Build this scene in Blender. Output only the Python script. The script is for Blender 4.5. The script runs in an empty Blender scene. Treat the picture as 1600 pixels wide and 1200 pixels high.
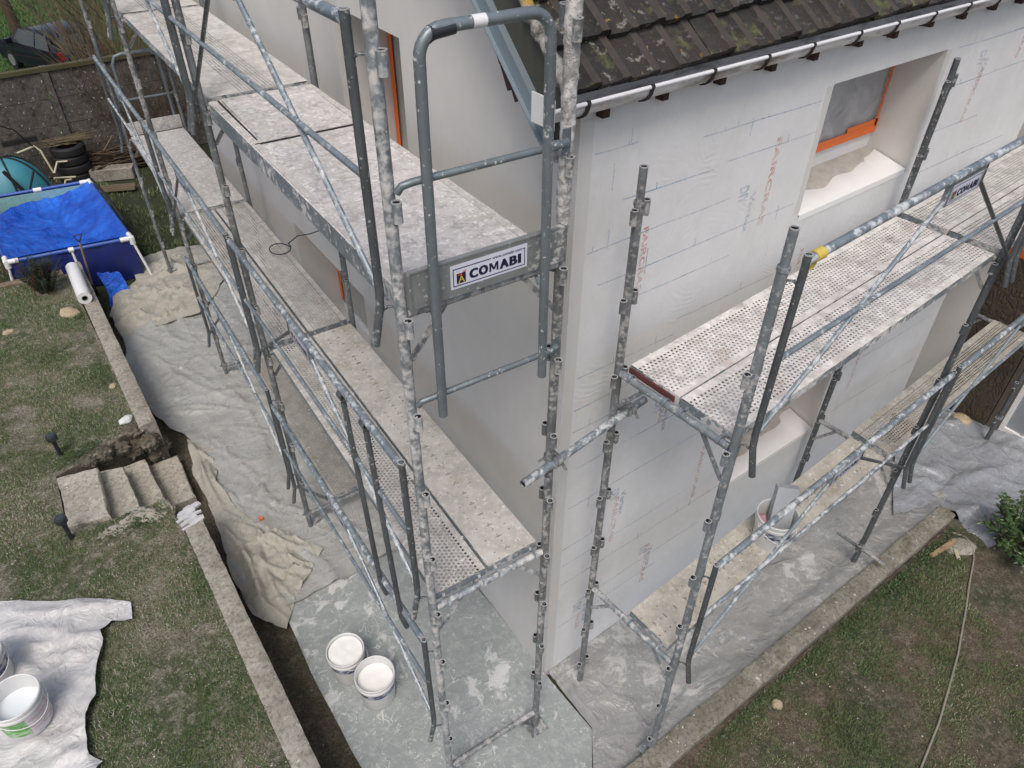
import bpy, bmesh, math, random
import numpy as np
from mathutils import Vector, Matrix, noise
from mathutils.geometry import delaunay_2d_cdt
R = math.radians
random.seed(7); rng = np.random.default_rng(7)
scene = bpy.context.scene
col = scene.collection

# ---------------------------------------------------------------- camera, world, sun, exposure
cam_d = bpy.data.cameras.new('camera'); cam = bpy.data.objects.new('camera', cam_d); col.objects.link(cam)
yaw, pit, rol = R(53.3752), R(39.4168), R(0.4455)
fw = Vector((math.cos(yaw)*math.cos(pit), math.sin(yaw)*math.cos(pit), -math.sin(pit)))
rt = Vector((math.sin(yaw), -math.cos(yaw), 0)); up = rt.cross(fw)
rt2 = rt*math.cos(rol) + up*math.sin(rol); up2 = up*math.cos(rol) - rt*math.sin(rol)
cam.matrix_world = Matrix(((rt2.x, up2.x, -fw.x, -2.1838), (rt2.y, up2.y, -fw.y, -2.444), (rt2.z, up2.z, -fw.z, 5.8909), (0, 0, 0, 1)))
cam_d.sensor_width = 36; cam_d.lens = 36*1148.94/1600; cam_d.clip_start = 0.05; cam_d.clip_end = 2000
scene.camera = cam
w = bpy.data.worlds.new('World'); scene.world = w; w.use_nodes = True
nt = w.node_tree; sky = nt.nodes.new('ShaderNodeTexSky'); sky.sky_type = 'NISHITA'; sky.sun_disc = False
SUN_EL, SUN_AZ = 58, 222            # azimuth clockwise from +Y
sky.sun_elevation = R(SUN_EL); sky.sun_rotation = R(SUN_AZ); sky.dust_density = 4.0; sky.air_density = 1.0; sky.ozone_density = 0.6
nt.links.new(sky.outputs[0], nt.nodes['Background'].inputs[0]); nt.nodes['Background'].inputs[1].default_value = 0.12
sd = bpy.data.lights.new('sun', 'SUN'); sd.energy = 1.3; sd.angle = R(20); sd.color = (1, .96, .9)
so = bpy.data.objects.new('sun', sd); col.objects.link(so)
sdir = Vector((math.sin(R(SUN_AZ))*math.cos(R(SUN_EL)), math.cos(R(SUN_AZ))*math.cos(R(SUN_EL)), math.sin(R(SUN_EL))))
so.rotation_euler = sdir.to_track_quat('Z', 'Y').to_euler(); so.location = (-10, -10, 20)
vs = scene.view_settings; vs.view_transform = 'Standard'; vs.look = 'None'; vs.gamma = 1; vs.exposure = 0.33

# ---------------------------------------------------------------- helpers: tags, meshes
def tag(o, label=None, cat=None, group=None, kind=None):
    if label: o['label'] = label
    if cat: o['category'] = cat
    if group: o['group'] = group
    if kind: o['kind'] = kind
    return o
def empty(name, loc, label, cat, group=None):
    o = bpy.data.objects.new(name, None); col.objects.link(o); o.location = loc; o.empty_display_size = .1
    return tag(o, label, cat, group)
def copy_tree(o, parent=None):
    c = o.copy(); col.objects.link(c)
    if parent: c.parent = parent
    for ch in list(o.children): copy_tree(ch, c)
    return c
def frame(d):
    d = Vector(d).normalized(); a = Vector((0, 0, 1)) if abs(d.z) < .9 else Vector((1, 0, 0))
    x = d.cross(a).normalized(); return x, d.cross(x).normalized(), d
class MB:
    def __init__(s): s.v = []; s.f = []; s.m = []; s.uv = {}
    def add(s, vs, fs, m=0, uvs=None):
        b = len(s.v); s.v += [tuple(x) for x in vs]
        for i, f in enumerate(fs):
            if uvs: s.uv[len(s.f)] = [uvs[k] for k in f]
            s.f.append(tuple(b+k for k in f)); s.m.append(m)
    def tube(s, p0, p1, r, seg=12, m=0, r1=None, caps=True):
        p0, p1 = Vector(p0), Vector(p1); x, y, d = frame(p1-p0); r1 = r if r1 is None else r1
        vs = []
        for p, rr in ((p0, r), (p1, r1)):
            for k in range(seg):
                a = 2*math.pi*k/seg; vs.append(p + x*math.cos(a)*rr + y*math.sin(a)*rr)
        fs = [(k, (k+1) % seg, seg+(k+1) % seg, seg+k) for k in range(seg)]
        if caps: fs += [tuple(range(seg))[::-1], tuple(range(seg, 2*seg))]
        s.add(vs, fs, m)
    def path(s, pts, r, seg=10, m=0, caps=True):
        pts = [Vector(p) for p in pts]; n = len(pts); vs = []; px = None
        for i, p in enumerate(pts):
            d = (pts[min(i+1, n-1)]-pts[max(i-1, 0)]).normalized()
            if px is None: px = frame(d)[0]
            px = (px - d*px.dot(d)).normalized(); py = d.cross(px)
            rr = r[i] if isinstance(r, (list, tuple)) else r
            for k in range(seg):
                a = 2*math.pi*k/seg; vs.append(p + px*math.cos(a)*rr + py*math.sin(a)*rr)
        fs = [(i*seg+k, i*seg+(k+1) % seg, (i+1)*seg+(k+1) % seg, (i+1)*seg+k) for i in range(n-1) for k in range(seg)]
        if caps: fs += [tuple(range(seg))[::-1], tuple(range((n-1)*seg, n*seg))]
        s.add(vs, fs, m)
    def ring(s, p0, p1, ro, ri, seg=14, m=0, mi=None):
        p0, p1 = Vector(p0), Vector(p1); x, y, d = frame(p1-p0); vs = []
        for p, rr in ((p0, ro), (p1, ro), (p1, ri), (p0, ri)):
            for k in range(seg):
                a = 2*math.pi*k/seg; vs.append(p + x*math.cos(a)*rr + y*math.sin(a)*rr)
        for j in range(4):
            s.add([], [], m)
        b = len(s.v); s.v += [tuple(q) for q in vs]
        for j in range(4):
            for k in range(seg):
                j2 = (j+1) % 4
                s.f.append((b+j*seg+k, b+j*seg+(k+1) % seg, b+j2*seg+(k+1) % seg, b+j2*seg+k)); s.m.append(mi if (mi is not None and j in (2,)) else m)
    def box(s, c, ax, ay, az, hx, hy, hz, m=0):
        c = Vector(c); ax, ay, az = Vector(ax), Vector(ay), Vector(az)
        vs = [c+ax*hx*i+ay*hy*j+az*hz*k for k in (-1, 1) for j in (-1, 1) for i in (-1, 1)]
        s.add(vs, [(0, 2, 3, 1), (4, 5, 7, 6), (0, 1, 5, 4), (2, 6, 7, 3), (0, 4, 6, 2), (1, 3, 7, 5)], m)
    def bar(s, p0, p1, wv, tv, m=0):      # flat bar between two points; wv, tv = half-extent vectors
        p0, p1, wv, tv = Vector(p0), Vector(p1), Vector(wv), Vector(tv)
        vs = [p+wv*j+tv*k for p in (p0, p1) for j, k in ((-1, -1), (1, -1), (1, 1), (-1, 1))]
        s.add(vs, [(0, 1, 2, 3), (7, 6, 5, 4), (0, 4, 5, 1), (1, 5, 6, 2), (2, 6, 7, 3), (3, 7, 4, 0)], m)
    def lathe(s, c, prof, seg=28, m=0):   # prof: list of (r, z) or (r, z, mat)
        b = len(s.v); n = len(prof)
        for q in prof:
            for k in range(seg):
                a = 2*math.pi*k/seg; s.v.append((c[0]+q[0]*math.cos(a), c[1]+q[0]*math.sin(a), c[2]+q[1]))
        for i in range(n-1):
            mm = prof[i+1][2] if len(prof[i+1]) > 2 else m
            for k in range(seg):
                s.f.append((b+i*seg+k, b+i*seg+(k+1) % seg, b+(i+1)*seg+(k+1) % seg, b+(i+1)*seg+k)); s.m.append(mm)
        for i, fl in ((0, True), (n-1, False)):
            if prof[i][0] > 1e-4:
                r_ = [b+i*seg+k for k in range(seg)]; s.f.append(tuple(r_[::-1] if fl else r_)); s.m.append(prof[i][2] if len(prof[i]) > 2 else m)
    def build(s, name, mats, parent=None, origin=None, smooth=35):
        org = Vector(parent.matrix_world.translation if False else (0, 0, 0))
        o_parent = parent
        while o_parent is not None:
            org += Vector(o_parent.location); o_parent = o_parent.parent
        loc = Vector(origin)-org if origin is not None else Vector((0, 0, 0))
        base = org+loc
        me = bpy.data.meshes.new(name)
        me.from_pydata([(v[0]-base.x, v[1]-base.y, v[2]-base.z) for v in s.v], [], s.f)
        mats = mats if isinstance(mats, (list, tuple)) else [mats]
        for m in mats: me.materials.append(m)
        me.polygons.foreach_set('material_index', s.m)
        if s.uv:
            ul = me.uv_layers.new(name='UVMap')
            for pi, uvs in s.uv.items():
                for li, q in zip(me.polygons[pi].loop_indices, uvs): ul.data[li].uv = q
        bm = bmesh.new(); bm.from_mesh(me); bmesh.ops.recalc_face_normals(bm, faces=bm.faces) if not getattr(s, 'open', False) else None
        bm.to_mesh(me); bm.free()
        if smooth:
            me.polygons.foreach_set('use_smooth', [True]*len(me.polygons)); me.set_sharp_from_angle(angle=R(smooth))
        me.update()
        o = bpy.data.objects.new(name, me); col.objects.link(o)
        if parent is not None: o.parent = parent
        o.location = loc
        return o

GLYPHS = {}
def text_geo(body, size, bold=0.0, space=1.0):
    key = (body, size, bold, space)
    if key not in GLYPHS: GLYPHS[key] = text_geo_new(*key)
    return GLYPHS[key]
def text_geo_new(body, size, bold, space):
    cu = bpy.data.curves.new('lettering', 'FONT'); cu.body = body; cu.size = size; cu.offset = bold*size; cu.space_character = space; cu.resolution_u = 3
    ob = bpy.data.objects.new('lettering', cu); col.objects.link(ob)
    dg = bpy.context.evaluated_depsgraph_get(); me = bpy.data.meshes.new_from_object(ob.evaluated_get(dg))
    vs = [Vector(v.co) for v in me.vertices]; fs = [tuple(p.vertices) for p in me.polygons]
    bpy.data.objects.remove(ob); bpy.data.curves.remove(cu); bpy.data.meshes.remove(me)
    return vs, fs
def put_text(mb, body, org, ux, uy, width, height, m, bold=.02, space=1.0):
    vs, fs = text_geo(body, 1.0, bold, space)
    x0 = min(v.x for v in vs); x1 = max(v.x for v in vs); y0 = min(v.y for v in vs); y1 = max(v.y for v in vs)
    org, ux, uy = Vector(org), Vector(ux), Vector(uy)
    mb.add([org + ux*((v.x-x0)/(x1-x0)*width) + uy*((v.y-y0)/(y1-y0)*height) for v in vs], fs, m)

# ---------------------------------------------------------------- material helper
class NT:
    def __init__(s, name):
        s.mat = bpy.data.materials.new(name); s.mat.use_nodes = True; s.t = s.mat.node_tree
        s.b = s.t.nodes['Principled BSDF']; s._c = None
    def n(s, ty, **kw):
        x = s.t.nodes.new(ty)
        for k, v in kw.items(): setattr(x, k, v)
        return x
    def L(s, a, b): s.t.links.new(a, b)
    def setv(s, sock, v):
        if isinstance(v, bpy.types.NodeSocket): s.L(v, sock)
        elif isinstance(v, (tuple, list)) and len(v) == 3 and sock.type == 'RGBA': sock.default_value = (*v, 1)
        else: sock.default_value = v
    def co(s):
        if s._c is None: s._c = s.n('ShaderNodeTexCoord')
        return s._c.outputs['Object']
    def uv(s):
        if s._c is None: s._c = s.n('ShaderNodeTexCoord')
        return s._c.outputs['UV']
    def geo(s): return s.n('ShaderNodeNewGeometry').outputs['Position']
    def mapv(s, vec, scale=(1, 1, 1), rot=(0, 0, 0), loc=(0, 0, 0)):
        m = s.n('ShaderNodeMapping'); s.L(vec, m.inputs[0]); m.inputs['Scale'].default_value = scale; m.inputs['Rotation'].default_value = rot; m.inputs['Location'].default_value = loc
        return m.outputs[0]
    def noise(s, sc, det=4, rough=.55, vec=None, dist=0.0):
        x = s.n('ShaderNodeTexNoise'); s.L(vec or s.co(), x.inputs['Vector'])
        x.inputs['Scale'].default_value = sc; x.inputs['Detail'].default_value = det; x.inputs['Roughness'].default_value = rough; x.inputs['Distortion'].default_value = dist
        return x.outputs[0]
    def vor(s, sc, feat='F1', vec=None, out='Distance', rnd=1.0):
        x = s.n('ShaderNodeTexVoronoi', feature=feat); s.L(vec or s.co(), x.inputs['Vector']); x.inputs['Scale'].default_value = sc; x.inputs['Randomness'].default_value = rnd
        return x.outputs[out]
    def ramp(s, fac, stops):
        r = s.n('ShaderNodeValToRGB'); s.setv(r.inputs[0], fac); e = r.color_ramp.elements
        while len(e) < len(stops): e.new(.5)
        for el, (p, c) in zip(e, stops):
            el.position = p; el.color = (*c, 1) if isinstance(c, (tuple, list)) else (c, c, c, 1)
        return r.outputs[0]
    def step(s, fac, lo, hi): return s.ramp(fac, [(lo, 0.0), (hi, 1.0)])
    def mix(s, fac, a, b, mode='MIX'):
        m = s.n('ShaderNodeMix', data_type='RGBA', blend_type=mode); s.setv(m.inputs[0], fac); s.setv(m.inputs[6], a); s.setv(m.inputs[7], b)
        return m.outputs[2]
    def math(s, op, a, b=None, c=None):
        m = s.n('ShaderNodeMath', operation=op); s.setv(m.inputs[0], a)
        if b is not None: s.setv(m.inputs[1], b)
        if c is not None: s.setv(m.inputs[2], c)
        return m.outputs[0]
    def vm(s, op, a, b=None):
        m = s.n('ShaderNodeVectorMath', operation=op); s.setv(m.inputs[0], a)
        if b is not None: s.setv(m.inputs[1], b)
        return m.outputs['Value'] if op in ('LENGTH', 'DOT_PRODUCT') else m.outputs[0]
    def sep(s, v):
        x = s.n('ShaderNodeSeparateXYZ'); s.L(v, x.inputs[0]); return x.outputs
    def bump(s, h, strength=.5, dist=.01, prev=None):
        b = s.n('ShaderNodeBump'); s.setv(b.inputs['Height'], h); b.inputs['Strength'].default_value = strength; b.inputs['Distance'].default_value = dist
        if prev is not None: s.L(prev, b.inputs['Normal'])
        s.L(b.outputs[0], s.b.inputs['Normal']); return b.outputs[0]
    def out(s, color=None, rough=None, metal=None, alpha=None, spec=None):
        for nme, v in (('Base Color', color), ('Roughness', rough), ('Metallic', metal), ('Alpha', alpha), ('Specular IOR Level', spec)):
            if v is not None: s.setv(s.b.inputs[nme], v)
        return s.mat
def plain(name, c, rough=.6, metal=0.0, var=.25, sc=8, bump=.15):
    m = NT(name); f = m.noise(sc, 5); c2 = tuple(x*(1-var) for x in c); c1 = tuple(min(1, x*(1+var*.6)) for x in c)
    m.bump(m.noise(sc*6, 3), bump, .004)
    return m.out(m.mix(f, c2, c1), rough, metal)

M = {}
def steel(name, base, plaster, dark, lo=.52, hi=.6, sc=16, metal=.35, bias=0.0, bumpy=.35):
    m = NT(name); big = m.noise(2.3, 3); fine = m.noise(sc, 6, .65); sp = m.noise(55, 3, .6)
    rnd = m.math('MULTIPLY', m.math('SUBTRACT', m.n('ShaderNodeObjectInfo').outputs['Random'], .5), .16)
    f = m.math('ADD', m.math('ADD', fine, rnd), m.math('MULTIPLY', m.math('SUBTRACT', big, .5), .6))
    k = m.step(f, lo, hi)
    k2 = m.math('MAXIMUM', k, m.step(m.math('ADD', sp, m.math('MULTIPLY', m.math('SUBTRACT', big, .5), .2)), .64, .68))
    b = m.mix(m.step(m.noise(7, 5, .7, vec=m.mapv(m.co(), (1, 1, .5))), .35, .65), dark, base); b = m.mix(m.math('MULTIPLY', m.step(m.noise(5, 5, .7, vec=m.mapv(m.co(), loc=(8, 2, 1))), .62, .72), .35), b, (.16, .10, .06))
    c = m.mix(m.step(m.noise(31, 4), .4, .7), plaster, tuple(x*.72 for x in plaster))
    m.bump(m.math('ADD', m.math('MULTIPLY', k2, .8), m.noise(60, 4)), bumpy, .004)
    return m.out(m.mix(k2, b, c), m.ramp(k2, [(0, .42), (1, .9)]), m.ramp(k2, [(0, metal), (1, 0.0)]))
M['pole'] = steel('plaster_splashed_steel', (.225, .24, .25), (.43, .425, .41), (.115, .122, .128), .49, .65, 26)
M['pole_light'] = steel('plaster_coated_steel', (.285, .32, .345), (.56, .555, .54), (.17, .19, .205), .48, .66, 26)
M['crust'] = steel('thick_plaster_crust', (.42, .41, .39), (.66, .645, .62), (.22, .215, .205), .38, .52, 28, 0.0, bumpy=.9)
M['rail'] = steel('galvanised_rail', (.28, .325, .36), (.56, .58, .59), (.17, .205, .23), .50, .62, 26, .4)
M['post'] = steel('dark_galvanised_tube', (.125, .14, .15), (.42, .42, .41), (.07, .078, .083), .64, .70, 30, .3)
M['ubar'] = steel('clean_galvanised_tube', (.22, .26, .275), (.6, .6, .59), (.15, .18, .195), .66, .72, 34, .4, bumpy=.15)
M['board'] = steel('galvanised_sheet', (.31, .33, .33), (.50, .50, .48), (.235, .25, .25), .68, .74, 22, .4, bumpy=.15)
M['alu'] = steel('aluminium_edge', (.33, .37, .40), (.66, .64, .62), (.2, .23, .25), .52, .60, 30, .4)
M['rim'] = plain('worn_zinc_rim', (.42, .43, .43), .5, .1, .35, 60)
M['black_in'] = plain('dark_tube_inside', (.02, .02, .02), .9)

def deck_mat(name, ca, cb, pitch=.0285, r=.205, hw=.13, wear=(.40, .60), clog=.62, stain=(.2, .19, .18)):
    m = NT(name); uv = m.uv(); x, y, _ = m.sep(uv)
    PX, PY = pitch, pitch*1.7
    def lat(ox, oy):
        fx = m.math('MULTIPLY', m.math('SUBTRACT', m.math('FRACT', m.math('ADD', m.math('DIVIDE', x, PX), ox)), .5), PX)
        fy = m.math('MULTIPLY', m.math('SUBTRACT', m.math('FRACT', m.math('ADD', m.math('DIVIDE', y, PY), oy)), .5), PY)
        return m.math('DIVIDE', m.math('SQRT', m.math('ADD', m.math('MULTIPLY', fx, fx), m.math('MULTIPLY', fy, fy))), PX)
    d = m.math('MINIMUM', lat(0.0, 0.0), lat(.5, .5))
    inside = m.math('LESS_THAN', m.math('ABSOLUTE', y), hw)
    clogged = m.math('LESS_THAN', m.noise(9, 4, .6), clog)
    hole = m.math('MULTIPLY', m.math('MULTIPLY', m.math('LESS_THAN', d, r), inside), clogged)
    raised = m.math('MULTIPLY', m.ramp(d, [(r, 1.0), (min(.5, r+.16), 0.0)]), inside)
    n1 = m.noise(5, 6, .65); n2 = m.noise(26, 5, .7)
    c = m.mix(m.step(n1, *wear), ca, cb); c = m.mix(m.step(n2, .48, .66), c, tuple(min(1, k*1.3) for k in cb))
    c = m.mix(m.math('MULTIPLY', m.step(m.noise(13, 6, .7), .52, .66), .6), c, tuple(k*.55 for k in ca)); c = m.mix(m.math('MULTIPLY', m.step(m.noise(48, 4, .7), .60, .68), .7), c, (.78, .765, .74))
    c = m.mix(m.math('MULTIPLY', m.step(m.noise(6, 6, .75, vec=m.mapv(m.co(), loc=(2, 8, 3))), .57, .66), .5), c, stain)
    c = m.mix(m.math('MULTIPLY', m.step(m.noise(3.2, 3), .60, .75), .4), c, (.50, .36, .29))
    lim = m.math('MULTIPLY', m.math('LESS_THAN', d, r+.09), inside)
    c = m.mix(m.math('MULTIPLY', lim, .22), c, stain)
    m.bump(m.math('ADD', m.math('MULTIPLY', raised, .7), m.math('MULTIPLY', n2, .8)), .5, .006)
    return m.out(c, .85, 0.0, m.math('SUBTRACT', 1.0, hole))
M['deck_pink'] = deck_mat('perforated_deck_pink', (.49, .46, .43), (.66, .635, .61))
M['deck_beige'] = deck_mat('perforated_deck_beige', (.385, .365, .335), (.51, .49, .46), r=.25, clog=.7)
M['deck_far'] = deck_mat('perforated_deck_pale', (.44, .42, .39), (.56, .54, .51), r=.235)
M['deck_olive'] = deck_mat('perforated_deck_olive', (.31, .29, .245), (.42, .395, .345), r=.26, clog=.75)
def slot_mat(name, ca, cb, open_=.10):
    m = NT(name); uv = m.uv(); x, y, _ = m.sep(uv)
    n1 = m.noise(5, 6, .65); n2 = m.noise(24, 5, .7)
    def dots(px, py, ox, oy, rx, ry):
        fx = m.math('SUBTRACT', m.math('FRACT', m.math('ADD', m.math('DIVIDE', x, px), ox)), .5)
        fy = m.math('SUBTRACT', m.math('FRACT', m.math('ADD', m.math('DIVIDE', y, py), oy)), .5)
        a = m.math('POWER', m.math('DIVIDE', m.math('MULTIPLY', fx, px), rx), 2.0); b = m.math('POWER', m.math('DIVIDE', m.math('MULTIPLY', fy, py), ry), 2.0)
        return m.math('LESS_THAN', m.math('ADD', a, b), 1.0)
    s1 = dots(.105, 2.0, 0, .5, .006, .022)
    s2 = dots(.0525, .085, .25, .5, .0065, .0065); s3 = dots(.105, .12, .5, .0, .007, .007)
    ins = m.math('LESS_THAN', m.math('ABSOLUTE', y), .125)
    pit_ = m.math('MULTIPLY', m.math('MAXIMUM', s1, m.math('MULTIPLY', s2, m.step(m.noise(14, 2), .48, .5))), ins)
    isop = m.step(m.noise(3.5, 2), .60, .62)
    c = m.mix(m.step(n1, .38, .62), ca, cb); c = m.mix(m.step(n2, .52, .72), c, tuple(min(1, k*1.25) for k in cb))
    c = m.mix(m.math('MULTIPLY', m.step(m.noise(4.1, 3), .58, .72), .45), c, (.36, .32, .2))
    pc = m.mix(isop, tuple(k*.58 for k in ca), (.03, .03, .03))
    c = m.mix(m.math('MULTIPLY', pit_, .85), c, pc)
    m.bump(m.math('SUBTRACT', m.math('MULTIPLY', n2, .8), pit_), .5, .005)
    return m.out(c, .9)
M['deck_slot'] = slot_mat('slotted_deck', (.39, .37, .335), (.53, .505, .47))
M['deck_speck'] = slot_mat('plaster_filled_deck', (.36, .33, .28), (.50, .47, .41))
def ply(name, ca, cb, cc):
    m = NT(name); v = m.mapv(m.co(), (1, 1, 1))
    n1 = m.noise(4, 7, .7); n2 = m.noise(18, 6, .7, dist=.6); n3 = m.noise(45, 4)
    c = m.mix(m.step(n1, .36, .62), ca, cb); c = m.mix(m.math('MULTIPLY', m.step(n2, .50, .60), .75), c, cc); c = m.mix(m.math('MULTIPLY', m.step(m.noise(8, 7, .75, dist=1.0), .53, .64), .7), c, (.265, .26, .275))
    c = m.mix(m.math('MULTIPLY', m.step(m.noise(22, 6, .75, vec=m.mapv(v, loc=(4, 4, 1))), .54, .62), .75), c, (.80, .785, .775))
    c = m.mix(m.math('MULTIPLY', m.step(n3, .60, .70), .7), c, (.80, .78, .76))
    m.bump(m.math('ADD', n2, m.math('MULTIPLY', n3, .6)), .5, .006)
    return m.out(c, .9)
M['ply'] = ply('plaster_caked_plywood', (.49, .465, .445), (.62, .60, .58), (.39, .36, .34))
M['ply_far'] = ply('dusty_plywood', (.46, .44, .41), (.55, .53, .50), (.42, .39, .36))

def render_wall():
    m = NT('smooth_beige_render'); n = m.noise(1.1, 5, .65); f = m.noise(130, 3); t = m.noise(9, 5, .7, vec=m.mapv(m.co(), (1, 1, .45)))
    m.bump(m.math('ADD', f, m.math('MULTIPLY', t, 1.2)), .4, .004)
    c = m.mix(m.step(n, .3, .7), (.57, .555, .53), (.64, .625, .60)); c = m.mix(m.math('MULTIPLY', m.step(t, .5, .75), .3), c, (.68, .665, .645))
    return m.out(c, .93)
M['render'] = render_wall()
def basecoat():
    m = NT('combed_base_coat'); co = m.co(); x, y, z = m.sep(co)
    warp = m.vm('ADD', co, m.vm('SCALE', m.n('ShaderNodeTexNoise').outputs[1])); warp.node.inputs[1].links[0].from_node.inputs['Scale'].default_value = .35
    v = m.vor(.95, vec=warp); wob = m.noise(2.6, 3)
    arcs = m.math('SINE', m.math('ADD', m.math('MULTIPLY', v, 2*math.pi*34), m.math('MULTIPLY', wob, 26)))
    vert = m.math('SINE', m.math('MULTIPLY', m.math('ADD', x, m.math('MULTIPLY', m.noise(1.7, 3), .22)), 2*math.pi/.017))
    where = m.step(m.noise(1.3, 3, vec=m.mapv(co, (1, 1, 1), loc=(4, 2, 7))), .45, .55)
    patt = m.math('ADD', m.math('MULTIPLY', arcs, m.math('SUBTRACT', 1.0, where)), m.math('MULTIPLY', vert, where))
    amt = m.math('MULTIPLY', m.step(m.noise(2.3, 5, .65, vec=m.mapv(co, loc=(9, 1, 3))), .46, .62), m.step(m.noise(11, 3), .35, .6))
    n = m.noise(1.6, 6, .65); sm = m.noise(12, 6, .7)
    mesh = m.math('MULTIPLY', m.math('SINE', m.math('MULTIPLY', x, 2*math.pi/.0085)), m.math('SINE', m.math('MULTIPLY', z, 2*math.pi/.0085)))
    c = m.mix(m.step(n, .3, .7), (.63, .635, .63), (.715, .72, .72)); c = m.mix(m.math('MULTIPLY', m.step(sm, .48, .72), .4), c, (.78, .78, .785))
    c = m.mix(m.math('MULTIPLY', m.step(m.noise(3.1, 6, .7, vec=m.mapv(co, (1.6, 1, .5), loc=(1, 6, 2))), .55, .72), .35), c, (.56, .56, .545))
    c = m.mix(m.math('MULTIPLY', m.math('MULTIPLY', m.step(patt, .0, 1.0), amt), .09), c, (.36, .38, .39))
    m.bump(m.math('ADD', m.math('ADD', m.math('MULTIPLY', m.math('MULTIPLY', patt, amt), -.3), m.math('MULTIPLY', sm, .8)), m.math('MULTIPLY', mesh, .18)), .6, .003)
    return m.out(c, .9)
M['basecoat'] = basecoat()
M['fresh'] = plain('fresh_white_plaster', (.80, .80, .79), .7, 0, .06, 6, .1)
M['bead'] = plain('smooth_corner_bead', (.60, .595, .575), .9, 0, .08, 9, .1)
M['old_sill'] = plain('old_stone_sill', (.44, .41, .37), .9, 0, .4, 14, .4)
M['white_pvc'] = plain('white_window_frame', (.72, .72, .72), .4, 0, .08, 4, .05)
M['tape'] = plain('orange_tape', (.78, .16, .025), .5, 0, .15, 9, .1)
def film():
    m = NT('dusty_masking_film'); n = m.noise(3.5, 5, .6, vec=m.mapv(m.co(), (1, 1, 1), (0, R(35), 0)), dist=1.2)
    m.bump(n, .8, .03)
    return m.out(m.mix(m.step(n, .35, .7), (.26, .265, .275), (.47, .475, .485)), .35)
M['film'] = film()
M['film_beige'] = plain('beige_masking_film', (.40, .385, .365), .5, 0, .15, 5, .2)
def marking(name, c, lo=.46, hi=.56, k=.8):
    m = NT(name); a = m.math('MULTIPLY', m.math('ADD', m.math('MULTIPLY', m.step(m.noise(22, 4, .65), lo, hi), .6), m.step(m.noise(3, 2), .3, .7)), k*.46)
    return m.out(c, .9, 0, a)
M['blue_mark'] = marking('faded_blue_ink', (.22, .38, .54), .38, .58, .78)
M['blue_text'] = marking('faded_blue_lettering', (.22, .36, .52), .42, .58, .72)
M['red_mark'] = marking('faded_red_ink', (.66, .24, .20), .40, .56, .72)

def tile():
    m = NT('dark_roof_tile'); n = m.noise(3.0, 5, .6); f = m.noise(70, 4)
    x, y, z = m.sep(m.co())
    oi = m.vor(3.2, vec=m.mapv(m.co(), (1, .9, .9)), out='Color'); g = m.sep(oi)[0]
    c = m.mix(n, (.012, .011, .011), (.032, .029, .028)); c = m.mix(m.math('MULTIPLY', g, .45), c, (.046, .034, .029))
    c = m.mix(m.math('MULTIPLY', m.step(f, .55, .75), .35), c, (.10, .092, .08))
    near = m.ramp(m.math('ADD', m.math('MULTIPLY', x, 1.0), .25), [(0.1, .95), (.7, 0.45), (1.0, .22)])
    c = m.mix(m.math('MULTIPLY', m.step(m.noise(16, 6, .7), .57, .63), near), c, (.30, .29, .26))
    c = m.mix(m.math('MULTIPLY', m.step(m.noise(13, 5, .65, vec=m.mapv(m.co(), loc=(3, 5, 1))), .64, .68), near), c, (.42, .25, .02))
    c = m.mix(m.math('MULTIPLY', m.step(m.noise(5, 6, .7, vec=m.mapv(m.co(), loc=(1, 9, 4))), .55, .65), .65), c, (.13, .14, .045))
    m.bump(m.math('ADD', f, m.noise(18, 4)), .5, .006)
    return m.out(c, .85)
M['tile'] = tile()
M['tile_rib'] = plain('worn_brown_tile_rib', (.058, .047, .040), .85, 0, .6, 12, .4)
def verge():
    m = NT('lichen_covered_verge'); n = m.noise(14, 6, .7)
    c = m.mix(m.step(n, .40, .58), (.07, .065, .05), (.34, .33, .30)); c = m.mix(m.step(m.noise(5.5, 4, .6), .55, .63), c, (.42, .26, .03)); m.bump(n, .9, .015)
    return m.out(c, .95)
M['verge'] = verge()
M['mossy'] = plain('mossy_slate_board', (.07, .072, .058), .9, 0, .45, 9, .4)
M['zinc'] = plain('blue_grey_zinc', (.22, .27, .31), .45, .25, .15, 4, .08)
def gutter_m():
    m = NT('stained_white_gutter'); n = m.noise(5, 6, .7, vec=m.mapv(m.co(), (.6, 2, 2))); m.bump(n, .1, .003)
    return m.out(m.mix(m.step(n, .48, .66), (.66, .65, .64), (.20, .18, .15)), .5)
M['gutter'] = gutter_m()
M['gutter_lip'] = plain('white_gutter_lip', (.74, .74, .76), .35, 0, .1, 6, .04)
M['bracket'] = plain('rusty_dark_bracket', (.028, .022, .022), .7, .1, .3, 20, .2)
M['rafter'] = plain('dark_red_rafter', (.05, .022, .017), .85, 0, .4, 20, .3)

def grass_ground(name, dirt, mossc, dry, w=.5):
    m = NT(name); p = m.geo(); a = m.noise(1.3, 5, .6, vec=p); b = m.noise(9, 6, .7, vec=p); c_ = m.noise(60, 4, .7, vec=p)
    c = m.mix(m.step(a, w-.06, w+.08), dirt, mossc); c = m.mix(m.math('MULTIPLY', m.step(b, .46, .62), .8), c, dry); c = m.mix(m.math('MULTIPLY', m.step(c_, .45, .62), .75), c, tuple(k*.35 for k in mossc)); c = m.mix(m.math('MULTIPLY', m.step(m.noise(17, 6, .75, vec=p), .54, .62), .55), c, tuple(min(1, k*1.35) for k in dry))
    c = m.mix(m.step(m.noise(24, 3, .6, vec=p), .69, .72), c, (.42, .40, .35))
    m.bump(m.math('ADD', b, c_), .9, .03)
    return m.out(c, .98)
M['lawn_l'] = grass_ground('worn_lawn_soil', (.25, .215, .165), (.082, .10, .045), (.31, .285, .23), .50)
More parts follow.
